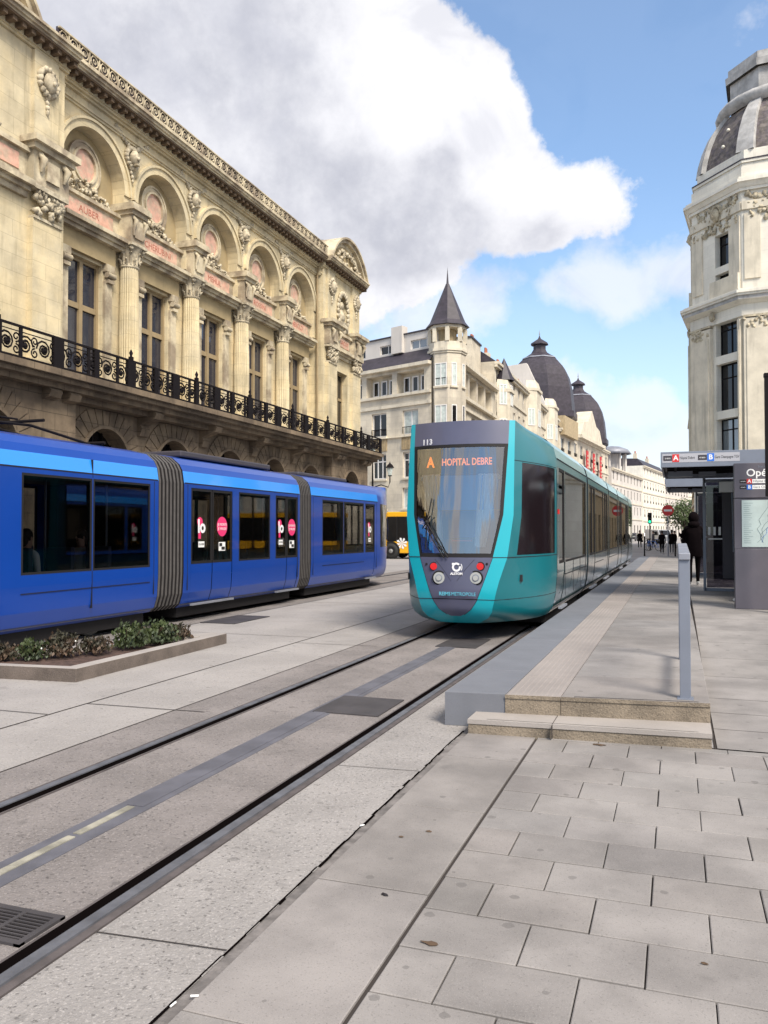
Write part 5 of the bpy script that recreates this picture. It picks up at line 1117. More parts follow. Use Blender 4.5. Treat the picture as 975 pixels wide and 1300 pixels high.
def turret_house():
    root, T = town('bay_window_house', 'cream stone town house with rounded bay windows beyond the turret corner', (-15.5, 73.5, 0), (0, 1, 0), 42, [0, 4, 7.6, 11.2, 14.6, 17.2], 15, 'pale', depth=12, roofh=1.0, chim=7)
    for u, w, zt in ((2.5, 1.5, 15.8), (19, 2.4, 18.5), (33, 2.4, 18.6)):
        b = MB(T); P = [(u-w, 0), (u-w*.6, 1.1), (u+w*.6, 1.1), (u+w, 0)]; b.prism(P, 5.5, zt-1.2); b.prism([(p, q*1.15) for p, q in P], zt-1.2, zt-.9); b.prism(P, zt-.9, zt, .8, (u, 0)); b.prism([(p, q) for p, q in P], 4.6, 5.5, 1.0); b.build('bay_window', 'pale_trim', root)
        for z in (6.6, 10.2, 13.4):
            for (a, c_) in zip(P, P[1:]):
                a_, b_ = Vector((a[0], a[1], 0)), Vector((c_[0], c_[1], 0)); d = (b_-a_).normalized(); F = T @ frame3(a_, d, (-d.y, d.x, 0), (0, 0, 1)); L = (b_-a_).length
                window(root, F, L*.2, L*.8, z, z+1.9, out=.0, mull=1, t=.1, pane='curtain' if z > 13 else 'dark_glass')
    b = MB(T); b.lathe([(1.0, 15.8), (.0, 18.0)], (2.5, .4), 8, False); b.build('turret_roof', 'slate', root)
turret_house()
def galerie():
    O = (-15.5, 117.5, 0)
    root, T = town('department_store', 'cream department store with two tall slate domes and red vertical banners', O, (.098, .995), 39, [0, 5, 8.6, 12.2, 16.4], 9, 'pale', depth=26, ww=2.0, wh=2.1, roofh=1.6, chim=0)
    for i, u in enumerate((17, 22.5, 28.5)):
        b = MB(T); b.box(u-.75, u+.75, .5, .62, 8.2, 14.6); o = b.build('hanging_banner', 'banner'); tag(o, ('leftmost of the three red banners hanging on the department store', 'middle one of the three red banners on the department store', 'rightmost of the three red banners hanging on the department store')[i], 'banner', 'red banners on the department store')
        q = MB(T)
        for k in range(9): q.box(u-.35, u+.35, .62, .66, 8.7+k*.62, 9.0+k*.62)
        q.build('banner_print', 'pink', o)
    # gable with scrolled pediment
    b = MB(T); b.add([(12, .5, 16.4), (31, .5, 16.4), (28, .5, 19), (25, .5, 19.4), (21.5, .5, 21.6), (18, .5, 19.4), (15, .5, 19), (12, -2, 16.4), (31, -2, 16.4), (28, -2, 19), (25, -2, 19.4), (21.5, -2, 21.6), (18, -2, 19.4), (15, -2, 19)], [tuple(range(7))]+[(i, (i+1) % 7, 7+(i+1) % 7, 7+i) for i in range(7)]); b.box(11.5, 31.5, .3, .9, 16.2, 16.7); b.build('gable', 'pale_trim', root)
    b = MB(T); b.box(.5, 9.5, -.5, .7, 15.5, 18.2); b.build('attic', 'ochre', root)
    for u_, dep, k in ((686, 133, 1), (735, 160, 1)):
        x, y = at(u_, 1), 1; s = dep/(y*math.cos(YAW)-x*math.sin(YAW)); cx_, cy_ = x*s, s; px = 1040/dep
        Z = lambda v: 1.65+(675-v)/px
        if k: sc = 1.0; v0 = 424 if u_ == 686 else 478; f = 1.0 if u_ == 686 else .80
        zt = Z(v0); hs = f*133/133
        m1 = 133/1040
        if u_ == 735: m1 = 160/1040*.8
        prof = [(r*m1, zt-dv*m1) for r, dv in ((0, 0), (2, 5), (11, 11), (11.5, 13), (8, 14), (8, 19), (11, 24), (17, 28), (21, 30), (21, 31), (26, 36), (33, 44), (39, 56), (43, 72), (45, 90), (46, 104))]
        d = MB(); d.lathe(prof, (cx_, cy_), 8, False, rot=R(22.5)); d.build('dome', 'slate', root)
        d = MB(); zb = prof[-1][1]; d.lathe([(48.5*m1, zb+.3), (48.5*m1, zb-.6), (45*m1, zb-.9), (47*m1, zb-9), (47*m1, 14)], (cx_, cy_), 8, False, rot=R(22.5)); d.build('dome_drum', 'slate', root)
        d = MB(); d.lathe([(21.5*m1, zt-30*m1), (22.5*m1, zt-31.5*m1), (21*m1, zt-32*m1)], (cx_, cy_), 8, False, rot=R(22.5)); d.build('dome_moulding', 'zinc', root); d = MB(); d.lathe([(0, zt+.9), (.12, zt)], (cx_, cy_), 5); d.build('finial', 'zinc', root)
galerie()
def gapwall():
    root = empty('white_gable_house', (-17.5, 116.3, 0), 'tall plain white gable wall rising between the bay window house and the slate dome', 'building')
    b = MB(); b.add([(-17, 115.8, 0), (-26, 115.8, 0), (-26, 115.8, 25), (-19.8, 115.8, 25.6), (-16.0, 115.8, 17), (-17, 117.2, 0), (-26, 117.2, 0), (-26, 117.2, 25), (-19.8, 117.2, 25.6), (-16.0, 117.2, 17)], [tuple(range(5)), tuple(range(5, 10))]+[(i, (i+1) % 5, 5+(i+1) % 5, 5+i) for i in range(5)]); b.build('gable_wall', 'white_wall', root)
gapwall()
E0 = Vector((-15.5+.098*39, 117.5+.995*39, 0))
wr, WT = town('white_apartment_house', 'white rendered apartment house with a small domed roof pavilion', (E0.x+.5, E0.y+1, 0), (.12, .99), 34, [0, 4.2, 7.4, 10.6, 13.6], 9, 'white_wall', depth=12, ww=1.0, wh=1.7, roofh=.3, roof='zinc', chim=0, rails=False, frame='anthracite')
b = MB(WT); b.lathe([(3.6, 17.5), (3.9, 17.45), (3.2, 18.4), (1.6, 19.0), (0, 19.2)], (16, -3), 14); b.build('pavilion_dome', 'zinc', wr)
b = MB(WT); b.lathe([(1.6, 13.6), (1.6, 17.5)], (16, -3), 10)
for i in range(8): b.tube([(16+2.7*math.cos(i*.785), -3+2.7*math.sin(i*.785), 13.6), (16+2.7*math.cos(i*.785), -3+2.7*math.sin(i*.785), 17.5)], .25, 6)
b.build('pavilion_columns', 'white_wall', wr)
E1 = Vector((E0.x+.5+.12*34, E0.y+1+.99*34, 0))
town('far_cream_house', 'cream rendered house with balconies next after the white one', (E1.x+.3, E1.y, 0), (.14, .99), 30, [0, 4, 7.2, 10.4, 13.6, 16.4], 8, 'white_stone', depth=12, roofh=1.6, chim=2, group='far houses down the street')
E2 = E1+Vector((.14, .99, 0))*30
town('far_grey_house', 'narrow greyish house before the bend of the street', (E2.x+.3, E2.y, 0), (.2, .98), 30, [0, 4, 7.2, 10.4, 13.4], 8, 'white_wall', depth=12, roofh=2, chim=2, group='far houses down the street')
E3 = E2+Vector((.2, .98, 0))*31
town('far_end_house', 'row of cream houses closing the view at the end of the street', (E3.x-1, E3.y+3, 0), (.96, .28), 40, [0, 4.5, 8.2, 11.8, 15.4], 11, 'white_stone', depth=12, roofh=1.8, chim=3, rails=False, group='far houses down the street')
town('opposite_house', 'cream house on the right side of the street behind the rotunda, mostly hidden', (1.9, 108, 0), (0, -1), 50, [0, 4.5, 8.2, 11.6, 14.6], 14, 'ochre', depth=-12 if False else 12, roofh=1.8, chim=2)
# ---------------- rotunda on the right
def rotunda():
    V0 = Vector((3.06, 42.0, 0)); d1 = Vector((-.656, .755, 0)).normalized(); d2 = Vector((.995, -.105, 0)).normalized(); s = 3.45
    cen = V0+d2*s/2+Vector((.105, .995, 0))*s*1.2071; rc = s*1.3066; a0 = math.atan2(V0.y-cen.y, V0.x-cen.x)
    root = empty('rotunda_building', (cen.x, cen.y, 0), 'pale stone corner rotunda with a ribbed lichen-grey dome at the right edge', 'building')
    def poly(r): return [(cen.x+r*math.cos(a0+math.pi/4*i), cen.y+r*math.sin(a0+math.pi/4*i)) for i in range(8)]
    def ring(b, r, z0, z1, r2=None): b.prism(poly(r), z0, z1, (r2 or r)/r, (cen.x, cen.y))
    P = poly(rc)
    wall = MB(); pil = MB(); carve = MB(); rr = random.Random(3)
    for i in range(8):
        a, c = Vector((*P[i], 0)), Vector((*P[(i+1) % 8], 0)); d = (c-a).normalized(); n_ = Vector((d.y, -d.x, 0)); F = frame3(a, d, n_, (0, 0, 1)); L = (c-a).length
        b = MB(F); visible = n_.y < .5
        hs = [(L*.48, L*.91, z0, z1) for z0, z1 in ((5.4, 7.15), (7.55, 9.85), (10.25, 12.05), (14.65, 16.25), (.4, 4.2))]+[(L*.48, L*.85, 13.97, 14.3)]
        holes_wall(b, 0, L, 0, 19, hs if visible else [], 0, .38); wall.v += []; n0 = len(wall.v); wall.v += b.v; wall.f += [[q+n0 for q in f] for f in b.f]; wall.m += b.m; wall.sm += b.sm; wall.tint += b.tint
        if visible:
            for j, h in enumerate(hs): window(root, F, *h, out=-.36, frame='iron', pane='sky_glass' if j in (0,) else 'dark_glass', mull=1, bars=1 if h[3]-h[2] > 1 else 0, t=.06)
        q = MB(F)
        for u0, u1 in ((.05, L*.43), (L-.16, L)): q.box(u0, u1, 0, .2, 4.4, 11.7); q.box(u0+.12, max(u0+.13, u1-.12), .2, .24, 4.8, 11.2); 
        q.box(.0, L, 0, .1, 16.9, 17.3); q.box(0, L, 0, .12, 4.2, 4.6); q.box(.1, .8, 0, .07, 13.6, 16.7); q.box(L-.8, L-.1, 0, .07, 13.6, 16.7); q.box(L*.42, L*.97, 0, .18, 13.1, 13.95)
        n0 = len(pil.v); pil.v += q.v; pil.f += [[k+n0 for k in f] for f in q.f]; pil.m += q.m; pil.sm += q.sm; pil.tint += q.tint
        if visible:
            k_ = MB(F)
            for u0, u1 in ((.05, L*.43),):
                for _ in range(24): k_.blob((rr.uniform(u0, u1), .17, rr.uniform(11.25, 11.75)), (.1, .1, .1), 5, 4, .35)
                k_.box(u0-.02, u1+.02, 0, .24, 11.75, 11.85)
            for _ in range(85): k_.blob((rr.uniform(.25, L-.25), .05, rr.uniform(16.35, 17.75)), (rr.uniform(.06, .16), .08, rr.uniform(.06, .16)), 6, 4, .4)
            k_.blob((L*.55, .16, 17.2), (.24, .22, .34), 8, 6, .04); k_.blob((L*.55, .36, 17.12), (.05, .06, .08), 5, 4, 0)
            for m_ in range(12): t = math.pi*m_/11; k_.blob((L*.55+.32*math.cos(t), .12, 17.3+.34*math.sin(t)), (.1, .1, .1), 5, 4, .2)
            k_.blob((L*.5, .3, 12.2), (.16, .14, .26), 6, 5, .1)
            k_.build('carved_ornament', 'carved', root)
    wall.build('wall', 'white_stone', root); pil.build('pilasters', 'pale_trim', root)
    c = MB(); ring(c, rc+.12, 11.85, 12.4); ring(c, rc+.18, 12.4, 12.55, rc+.5); ring(c, rc+.55, 12.75, 12.85); ring(c, rc+.62, 12.85, 12.98); ring(c, rc+.45, 12.98, 13.08); c.build('lower_cornice', 'white_stone', root)
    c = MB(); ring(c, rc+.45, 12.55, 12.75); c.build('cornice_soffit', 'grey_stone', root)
    c = MB(); ring(c, rc+.15, 17.8, 17.95); ring(c, rc+.2, 17.95, 18.15, rc+.35); ring(c, rc+.42, 18.15, 18.3); ring(c, rc+.3, 18.3, 18.42); ring(c, rc-.12, 18.42, 19.2); ring(c, rc-.05, 19.2, 19.35); ring(c, rc-.3, 19.35, 19.9); c.build('upper_cornice', 'white_stone', root)
    c = MB(); ring(c, rc+.405, 18.22, 18.26); ring(c, rc-.02, 19.32, 19.38); c.build('cornice_lead', 'slate', root)
    D = [(4.05, 19.9), (3.95, 20.5), (3.75, 21.2), (3.45, 21.9), (3.05, 22.5), (2.75, 22.85)]
    dm = MB(); dm.lathe(D, (cen.x, cen.y), 8, False, rot=a0); dm.build('dome', 'slate_light', root)
    for i in range(8):
        a = a0+math.pi/4*i; rb = MB(); ca, sa = math.cos(a), math.sin(a); hw = [.42, .40, .37, .33, .29, .27]; pts = []
        for (r, z), w_ in zip(D, hw):
            for t_, ro_ in ((-w_, -.15), (-w_, .10), (w_, .10), (w_, -.15)): pts.append((cen.x+(r+ro_)*ca-t_*sa, cen.y+(r+ro_)*sa+t_*ca, z))
        rb.add(pts, [(4*j+i, 4*j+(i+1) % 4, 4*j+4+(i+1) % 4, 4*j+4+i) for j in range(5) for i in range(4)], False); rb.build('dome_rib', 'grey_stone', root)
    kn = MB()
    for i in range(8):
        for rr_, z in ((3.85, 20.8), (3.5, 21.7)):
            a = a0+math.pi/4*(i+.5); kn.blob((cen.x+rr_*.95*math.cos(a), cen.y+rr_*.95*math.sin(a), z), .09, 6, 4, 0)
    kn.build('dome_studs', 'white_stone', root)
    l = MB(); l.lathe([(2.75, 22.8), (3.0, 22.95), (3.1, 23.15), (3.0, 23.35), (2.7, 23.45)], (cen.x, cen.y), 24); l.lathe([(2.5, 23.4), (2.5, 24.6)], (cen.x, cen.y), 8, False, rot=a0); l.lathe([(2.72, 24.6), (2.75, 24.95), (2.6, 25.0), (2.6, 25.35), (0, 25.5)], (cen.x, cen.y), 8, False, rot=a0); l.build('lantern', 'grey_stone', root)
    # wing along the street behind with balconies seen edge-on
    w = MB(); w.box(2.3, 14, cen.y+2, 56, 0, 16.5); w.build('street_wing', 'ochre', root)
    w = MB(); w.box(.95, 2.3, 47.2, 56, 12.2, 12.8); w.box(1.2, 2.3, 47.2, 56, 11.6, 12.2); w.box(1.6, 2.3, 47.2, 50, 2.5, 11.6)
    for i in range(40): w.blob((1.15+random.uniform(-.15, .5), 47.5+random.random(), 7.5+i*.1), (.22, .2, .16), 5, 4, .4)
    w.build('wing_cornice', 'carved', root)
    w = MB(); w.box(.75, 2.3, 47.5, 50, 6.7, 6.85); w.box(.8, .86, 47.5, 50, 4.9, 5.7); w.box(.8, 2.0, 47.5, 50, 4.7, 4.85); w.box(.9, .96, 47.5, 47.6, 5, 6.7); w.build('wing_balcony', 'iron', root)
    g = MB(); g.prism([(cen.x+4*math.cos(a0+k*.785), cen.y+4*math.sin(a0+k*.785)) for k in range(8)], 0, 19); g.build('interior_core', 'dark', root)
rotunda()
# ================================================================ SHELTER, KIOSK, PEOPLE, VEHICLES
def lane_strip(T, w, z, root, n=2, h=.09, s=1.0):
    """white destination strips with a red A and a blue B badge; T: x right, y up on the sign face"""
    pass
def badge_row(T, x, y, h, key, ch, txt, wtxt, par, num=''):
    b = MB(T); b.box(x, x+h*1.0, y-h*.32, y+h*.32, .001, .004); b.build('sign_tag', 'sign_white', par)
    text_mesh('lettering', 'tram', h*.42, 'dark', T @ frame3((x+h*.5, y-.002, .006), (1, 0, 0), (0, 1, 0), (0, 0, 1)), par, .0005)
    b = MB(T); b.box(x+h*1.05, x+h*2.0, y-h*.5, y+h*.5, .001, .005); b.build('line_badge', key, par)
    text_mesh('lettering', ch, h*.95, 'sign_white', T @ frame3((x+h*1.52, y-.002, .007), (1, 0, 0), (0, 1, 0), (0, 0, 1)), par, .0005, bold=h*.03)
    b = MB(T); b.box(x+h*2.05, x+h*2.05+wtxt, y-h*.36, y+h*.36, .001, .004); b.build('sign_strip', 'sign_white', par)
    text_mesh('lettering', txt, h*.55, 'anthracite', T @ frame3((x+h*2.12, y-.002, .006), (1, 0, 0), (0, 1, 0), (0, 0, 1)), par, .0005, align='LEFT', bold=.001)
def shelter(y0, label, signs=True):
    x0, x1 = -.27, 2.35; zt = 3.20; zb = rampz(y0+2)+.02
    t = empty('tram_shelter', ((x0+x1)/2, y0+1.8, zb), label, 'shelter', 'tram stop shelters')
    r = MB(); r.box(x0, x1, y0+.04, y0+3.7, zt-.16, zt-.03); r.use('anthracite'); r.build('roof', 'anthracite', t, bevel=.01)
    r = MB(); r.box(x0, x1, y0-.02, y0+.04, zt-.30, zt); r.box(x0, x0+.04, y0+.04, y0+3.7, zt-.27, zt-.005); r.box(x0+.04, x1, y0+3.66, y0+3.7, zt-.3, zt); fas = r.build('fascia', 'post_grey', t, bevel=.006)
    r = MB()
    for i in range(6): r.box(x0+.1, x1-.1, y0+.35+i*.55, y0+.40+i*.55, zt-.23, zt-.16)
    r.box(x0+.25, x0+.3, y0+.2, y0+3.5, zt-.25, zt-.16); r.build('roof_ribs', 'iron', t)
    r = MB(); r.box(x0+.12, x0+.62, y0+2.0, y0+2.25, zt-.36, zt-.24); r.box(x0+.75, x0+1.1, y0+2.3, y0+2.5, zt-.33, zt-.24); r.build('light_fitting', 'post_grey', t)
    for x, y in ((.62, y0+3.45), (1.98, y0+3.45), (1.98, y0+.4)):
        b = MB(); b.box(x-.03, x+.03, y-.03, y+.03, zb-.05, zt-.16); b.build('post', 'post_grey', t)
    g = MB(); g.box(.66, 1.94, y0+3.43, y0+3.445, zb+.08, zt-.35); g.build('end_pane', 'shelter_glass', t)
    g = MB(); g.box(1.97, 1.985, y0+.45, y0+3.4, zb+.08, zt-.4); g.build('back_pane', 'shelter_glass', t)
    for za, zc in ((zb, zb+.07), (zt-.42, zt-.34)): b = MB(); b.box(.62, 1.98, y0+3.42, y0+3.46, za, zc); b.build('pane_frame', 'post_grey', t)
    b = MB()
    for i in range(11): b.box(.70+i*.11, .75+i*.11, y0+3.415, y0+3.427, zb+1.28, zb+1.47)
    b.box(.70, 1.9, y0+3.415, y0+3.427, zb+1.18, zb+1.21); b.build('pane_marking', 'sign_white', t)
    b = MB(); b.box(1.45, 1.9, y0+.8, y0+3.0, zb+.44, zb+.49); b.box(1.62, 1.7, y0+1.0, y0+1.08, zb, zb+.44); b.box(1.62, 1.7, y0+2.7, y0+2.78, zb, zb+.44); b.build('bench', 'post_grey', t)
    b = MB(); b.box(1.0, 1.5, y0+3.3, y0+3.4, zb+.3, zt-.5); b.use('anthracite'); b.build('shade_panel', 'anthracite', t)  # dark panel added to hold the shade under the roof
    b = MB(); b.box(.93, 1.22, y0+3.1, y0+3.36, zt-.66, zt-.42); b.build('equipment_box', 'sign_white', t, bevel=.01)
    b = MB(); b.tube([(1.2, y0+3.2, zt-.66), (1.22, y0+3.2, zb+.9)], .02, 6); b.build('cable_duct', 'post_grey', t)
    if signs:
        T = frame3((x0, y0-.022, zt-.125), (1, 0, 0), (0, 0, 1), (0, -1, 0)); b = MB(T); b.box(.03, 1.42, -.085, .085, -.001, .0015); sp = b.build('line_sign', 'strip_pale', fas)
        for x, key, ch, s in ((.05, 'sign_red', 'A', 'Hôpital Debré'), (.68, 'sign_blue', 'B', 'Gare Champagne TGV')):
            q = MB(T); q.box(x, x+.16, -.05, .05, .002, .004); q.build('sign_tag', 'anthracite', sp); text_mesh('lettering', 'tram', .055, 'sign_white', T @ frame3((x+.08, 0, .0045), (1, 0, 0), (0, 1, 0), (0, 0, 1)), sp, .0005)
            q = MB(T); q.box(x+.165, x+.29, -.075, .075, .002, .005); q.build('line_badge', key, sp); text_mesh('lettering', ch, .13, 'sign_white', T @ frame3((x+.228, 0, .0055), (1, 0, 0), (0, 1, 0), (0, 0, 1)), sp, .0005, bold=.004)
            text_mesh('lettering', s, .075, 'dark', T @ frame3((x+.30, 0, .003), (1, 0, 0), (0, 1, 0), (0, 0, 1)), sp, .0005, align='LEFT', sx=.62)
        b = MB(T)
        for i in range(7): b.box(1.95, 2.08, -.10+i*.03, -.085+i*.03, 0, .004)
        b.build('speaker_grille', 'dark', fas)
    return t
shelter(16.85, 'grey tram shelter with line A and B strip on its fascia, behind the map kiosk')
shelter(24.2, 'second dark tram shelter farther along the platform', False)
def kiosk():
    y = 15.85; zb = rampz(y)+.02; x0, x1 = at(931, y)+.02, at(931, y)+1.12; zt = 2.87
    t = empty('map_kiosk', ((x0+x1)/2, y+.1, zb), 'tall dark grey information kiosk headed Opéra with a pale network map', 'kiosk')
    b = MB(); b.box(x0, x1, y, y+.24, zb, 1.36-.02); b.build('lower_cabinet', 'kiosk', t, bevel=.008)
    b = MB(); b.box(x0, x1, y+.02, y+.24, 1.345, 2.24); b.box(x0, x0+.10, y, y+.02, 1.345, 2.24); b.box(x1-.1, x1, y, y+.02, 1.345, 2.24); b.build('map_case', 'kiosk', t)
    b = MB(); b.box(x0, x1, y, y+.24, 2.25, zt); hd = b.build('header_panel', 'kiosk', t, bevel=.008)
    T = frame3((x0, y, 0), (1, 0, 0), (0, 0, 1), (0, -1, 0))
    mp = MB(T); mp.box(.12, x1-x0-.12, 1.38, 2.21, -.018, -.012); mp = mp.build('network_map', 'map_bg', t)
    q = MB(T); rr = random.Random(9)
    for i in range(20): q.box(.15, .15+rr.uniform(.08, .16), 1.45+i*.037, 1.455+i*.037, -.0118, -.011)
    q.build('map_legend', 'map_ink', mp)
    for k in range(5):
        q = MB(T); P = [(.38+.1*k, -.009, 0)]; x, z = .55+.08*k, 2.18
        pts = [(x, z)]
        for i in range(9): x += rr.uniform(-.09, .06); z -= .08; x = min(max(x, .36), .95); pts.append((x, max(z, 1.42)))
        q.tube([(x_, z_, -.010) for x_, z_ in pts], .0025, 4); q.build('map_line', 'map_ink' if k % 2 else ('sign_blue' if k == 2 else 'map_ink'), mp)
    text_mesh('lettering', 'Station', .06, 'post_grey', T @ frame3((.47, 2.80, .003), (1, 0, 0), (0, 1, 0), (0, 0, 1)), hd, .0005)
    text_mesh('lettering', 'Opéra', .185, 'sign_white', T @ frame3((.44, 2.69, .003), (1, 0, 0), (0, 1, 0), (0, 0, 1)), hd, .001, bold=.003)
    for y_, key, ch, s in ((2.545, 'sign_red', 'A', 'Hôpital Debré'), (2.44, 'sign_blue', 'B', 'Gare Champagne')):
        q = MB(T); q.box(.09, .2, y_-.03, y_+.03, .001, .003); q.build('sign_tag', 'dark', hd); text_mesh('lettering', 'tram', .04, 'sign_white', T @ frame3((.145, y_, .004), (1, 0, 0), (0, 1, 0), (0, 0, 1)), hd, .0005)
        q = MB(T); q.box(.205, .29, y_-.042, y_+.042, .001, .003); q.build('line_badge', key, hd); text_mesh('lettering', ch, .08, 'sign_white', T @ frame3((.2475, y_, .004), (1, 0, 0), (0, 1, 0), (0, 0, 1)), hd, .0005, bold=.003)
        q = MB(T); q.box(.295, x1-x0-.06, y_-.035, y_+.035, .001, .003); q.build('sign_strip', 'sign_white', hd); text_mesh('lettering', s, .055, 'dark', T @ frame3((.31, y_, .004), (1, 0, 0), (0, 1, 0), (0, 0, 1)), hd, .0005, align='LEFT')
kiosk()
def dark_pole():
    y = 15.3; x = at(973, y); t = empty('dark_pole', (x+.08, y, rampz(y)), 'dark steel pole cut by the right edge of the photo, in front of the kiosk', 'pole')
    b = MB(); b.box(x, x+.13, y, y+.13, 2.25, 4.3); b.lathe([(.05, 2.25), (.05, .22)], (x+.09, y+.065), 10); b.build('mast', 'iron', t); b = MB(); b.box(x-.01, x+.14, y-.01, y+.14, 4.3, 4.36); b.build('cap', 'iron', t)
dark_pole()
# ---- people
def skin_body(parent, J, E_, Rd, colours, name='body', sub=2):
    me = bpy.data.meshes.new(name); me.from_pydata([tuple(j) for j in J], E_, []); o = bpy.data.objects.new(name, me); col.objects.link(o)
    md = o.modifiers.new('skin', 'SKIN'); sk = me.skin_vertices[0].data if me.skin_vertices else None
    if sk is None: 
        import bmesh as bm_; bmh = bm_.new(); bmh.from_mesh(me); bmh.verts.layers.skin.verify(); bmh.to_mesh(me); bmh.free(); sk = me.skin_vertices[0].data
    for i, r in enumerate(Rd): sk[i].radius = r if isinstance(r, tuple) else (r, r); sk[i].use_root = (i == 0)
    ss = o.modifiers.new('sub', 'SUBSURF'); ss.levels = sub; ss.render_levels = sub
    dg = bpy.context.evaluated_depsgraph_get(); ev = o.evaluated_get(dg); m2 = bpy.data.meshes.new_from_object(ev); bpy.data.objects.remove(o)
    m2.materials.clear()
    keys = []
    for f, k in colours:
        if k not in keys: keys.append(k)
    for k in keys: m2.materials.append(M[k])
    for p in m2.polygons:
        p.use_smooth = True; c = p.center
        for f, k in colours:
            if f(c): p.material_index = keys.index(k); break
    ob = bpy.data.objects.new(name, m2); col.objects.link(ob); ob.parent = parent; return ob
def person(loc, rz, label, h=1.75, top='cloth_black', legs='cloth_black', shoe='cloth_white', hair='hair', stride=.0, arm_l=0, arm_r=0, coat=None, hood=False, group=None, seated=False, fine=False, bag=None):
    root = empty('person', loc, label, 'person', group, rz); k = h/1.75
    V = lambda x, y, z: Vector((x*k, y*k, z*k))
    # faces +y locally
    if seated: kn, an, hipz = (.42, .47), (.45, .08), .50; dz = -.42
    else: hipz = .92; dz = 0
    J = [V(0, 0, hipz)]; E_ = []; Rd = [(.15*k, .11*k)]
    def add(p, par, r): J.append(p); E_.append((par, len(J)-1)); Rd.append(r if isinstance(r, tuple) else (r*k, r*k)); return len(J)-1
    w = add(V(0, .0, 1.10+dz), 0, .125); c = add(V(0, .0, 1.30+dz), w, (.165*k, .115*k)); s = add(V(0, -.01, 1.44+dz), c, (.12*k, .085*k)); n_ = add(V(0, 0, 1.50+dz), s, .052); hd0 = add(V(0, .015, 1.58+dz), n_, (.07*k, .085*k)); add(V(0, .015, 1.675+dz), hd0, (.07*k, .085*k))
    for sg, am in ((-1, arm_l), (1, arm_r)):
        sh = add(V(sg*.18, -.01, 1.41+dz), s, .058)
        if am: el = add(V(sg*.27, .12*am, 1.20+dz), sh, .046); wr = add(V(sg*(.27+.02*am), .33*am, 1.22+.05*am+dz), el, .032); dirh = Vector((0, 1, .1))
        else: el = add(V(sg*.235, -.03, 1.13+dz), sh, .046); wr = add(V(sg*.25, .05, .89+dz), el, .031); dirh = Vector((0, .15, -1))
        hp = add(J[wr]+dirh.normalized()*.06*k, wr, (.02*k, .035*k))
        for i in range(4 if fine else 0):
            off = Vector((0, (i-1.5)*.019*k, 0)) if abs(dirh.z) > .5 else Vector((0, 0, (i-1.5)*.019*k)); a = add(J[hp]+dirh.normalized()*.055*k+off, hp, .0095); add(J[a]+(dirh+Vector((-sg*.35, 0, 0))).normalized()*.04*k, a, .008)
        if fine: a = add(J[hp]+Vector((-sg*.02, .035*k, .0)), hp, .011); add(J[a]+Vector((-sg*.012, .025*k, -.02*k)), a, .009)
    for sg in (-1, 1):
        hp = add(V(sg*.095, 0, hipz-.06), 0, .095); st = stride*sg
        if seated: kn = add(V(sg*.13, .42, .50), hp, .062); an = add(V(sg*.13, .45, .09), kn, .042); toe = add(V(sg*.13, .60, .035), an, (.04*k, .03*k))
        else: kn = add(V(sg*.10, st*.5+.02, .50), hp, .062); an = add(V(sg*.10, st-.02, .085+(0 if st >= 0 else .04)), kn, .04); toe = add(V(sg*.115, st+.14, .035), an, (.042*k, .03*k))
    zz = [x*k for x in (.10, hipz, 1.47+dz)]
    def isleg(c): return c.z < (hipz+(.0 if not seated else .06))*k
    cols = [(lambda c: c.z < .105*k, shoe), (lambda c: c.z > 1.485*k+dz*k and not hood, 'skin'), (lambda c: c.z > 1.485*k+dz*k, top), (isleg, legs), (lambda c: False, 'skin'), (lambda c: True, top)]
    hands = [J[i] for i in range(len(J)) if False]
    body = skin_body(root, J, E_, Rd, cols)
    hr = MB(); hz = 1.66+dz
    if hood:
        hr.blob((0, -.0*k, (hz)*k), (.125*k, .14*k, .155*k), 14, 9, .03); hr.blob((0, -.03*k, (hz-.16)*k), (.15*k, .13*k, .1*k), 12, 7, .04); hr.build('hood', top, root, local=True, smooth=True)
    else:
        hr.blob((0, -.012*k, (hz+.035)*k), (.088*k, .105*k, .105*k), 12, 8, .05); hr.blob((0, -.06*k, (hz-.03)*k), (.075*k, .055*k, .10*k), 10, 6, .05); hr.build('hair', hair, root, local=True, smooth=True)
        fc = MB(); fc.use('skin').blob((0, .10*k, (hz-.01)*k), (.014*k, .018*k, .022*k), 6, 4, 0); fc.blob((-.078*k, .01*k, (hz-.01)*k), (.01*k, .02*k, .03*k), 6, 4, 0); fc.blob((.078*k, .01*k, (hz-.01)*k), (.01*k, .02*k, .03*k), 6, 4, 0)
        fc.use('dark').blob((-.03*k, .09*k, (hz+.01)*k), (.012*k, .006*k, .007*k), 6, 4, 0); fc.blob((.03*k, .09*k, (hz+.01)*k), (.012*k, .006*k, .007*k), 6, 4, 0); fc.box(-.025*k, .025*k, .085*k, .094*k, (hz-.065)*k, (hz-.058)*k); fc.build('face', None, root, local=True)
    if coat:
        cb = MB(); n = 20; rows = [(.72+(.1 if seated else 0), .20, .155), (.85, .195, .15), (.98, .185, .14), (1.10, .175, .135), (1.25, .195, .135), (1.36, .20, .125), (1.43, .15, .10), (1.48, .08, .07)]
        if seated: rows = [(max(.44, z+dz), a, b_) for z, a, b_ in rows[2:]]
        pts = [((a+.012*math.sin(5*2*math.pi*i/n+z*4))*k*math.cos(2*math.pi*i/n), (b_+.01*math.sin(7*2*math.pi*i/n))*k*math.sin(2*math.pi*i/n), z*k) for z, a, b_ in rows for i in range(n)]
        cb.add(pts, [(j*n+i, j*n+(i+1) % n, (j+1)*n+(i+1) % n, (j+1)*n+i) for j in range(len(rows)-1) for i in range(n)], True); cb.build('coat', coat, root, local=True)
    return root
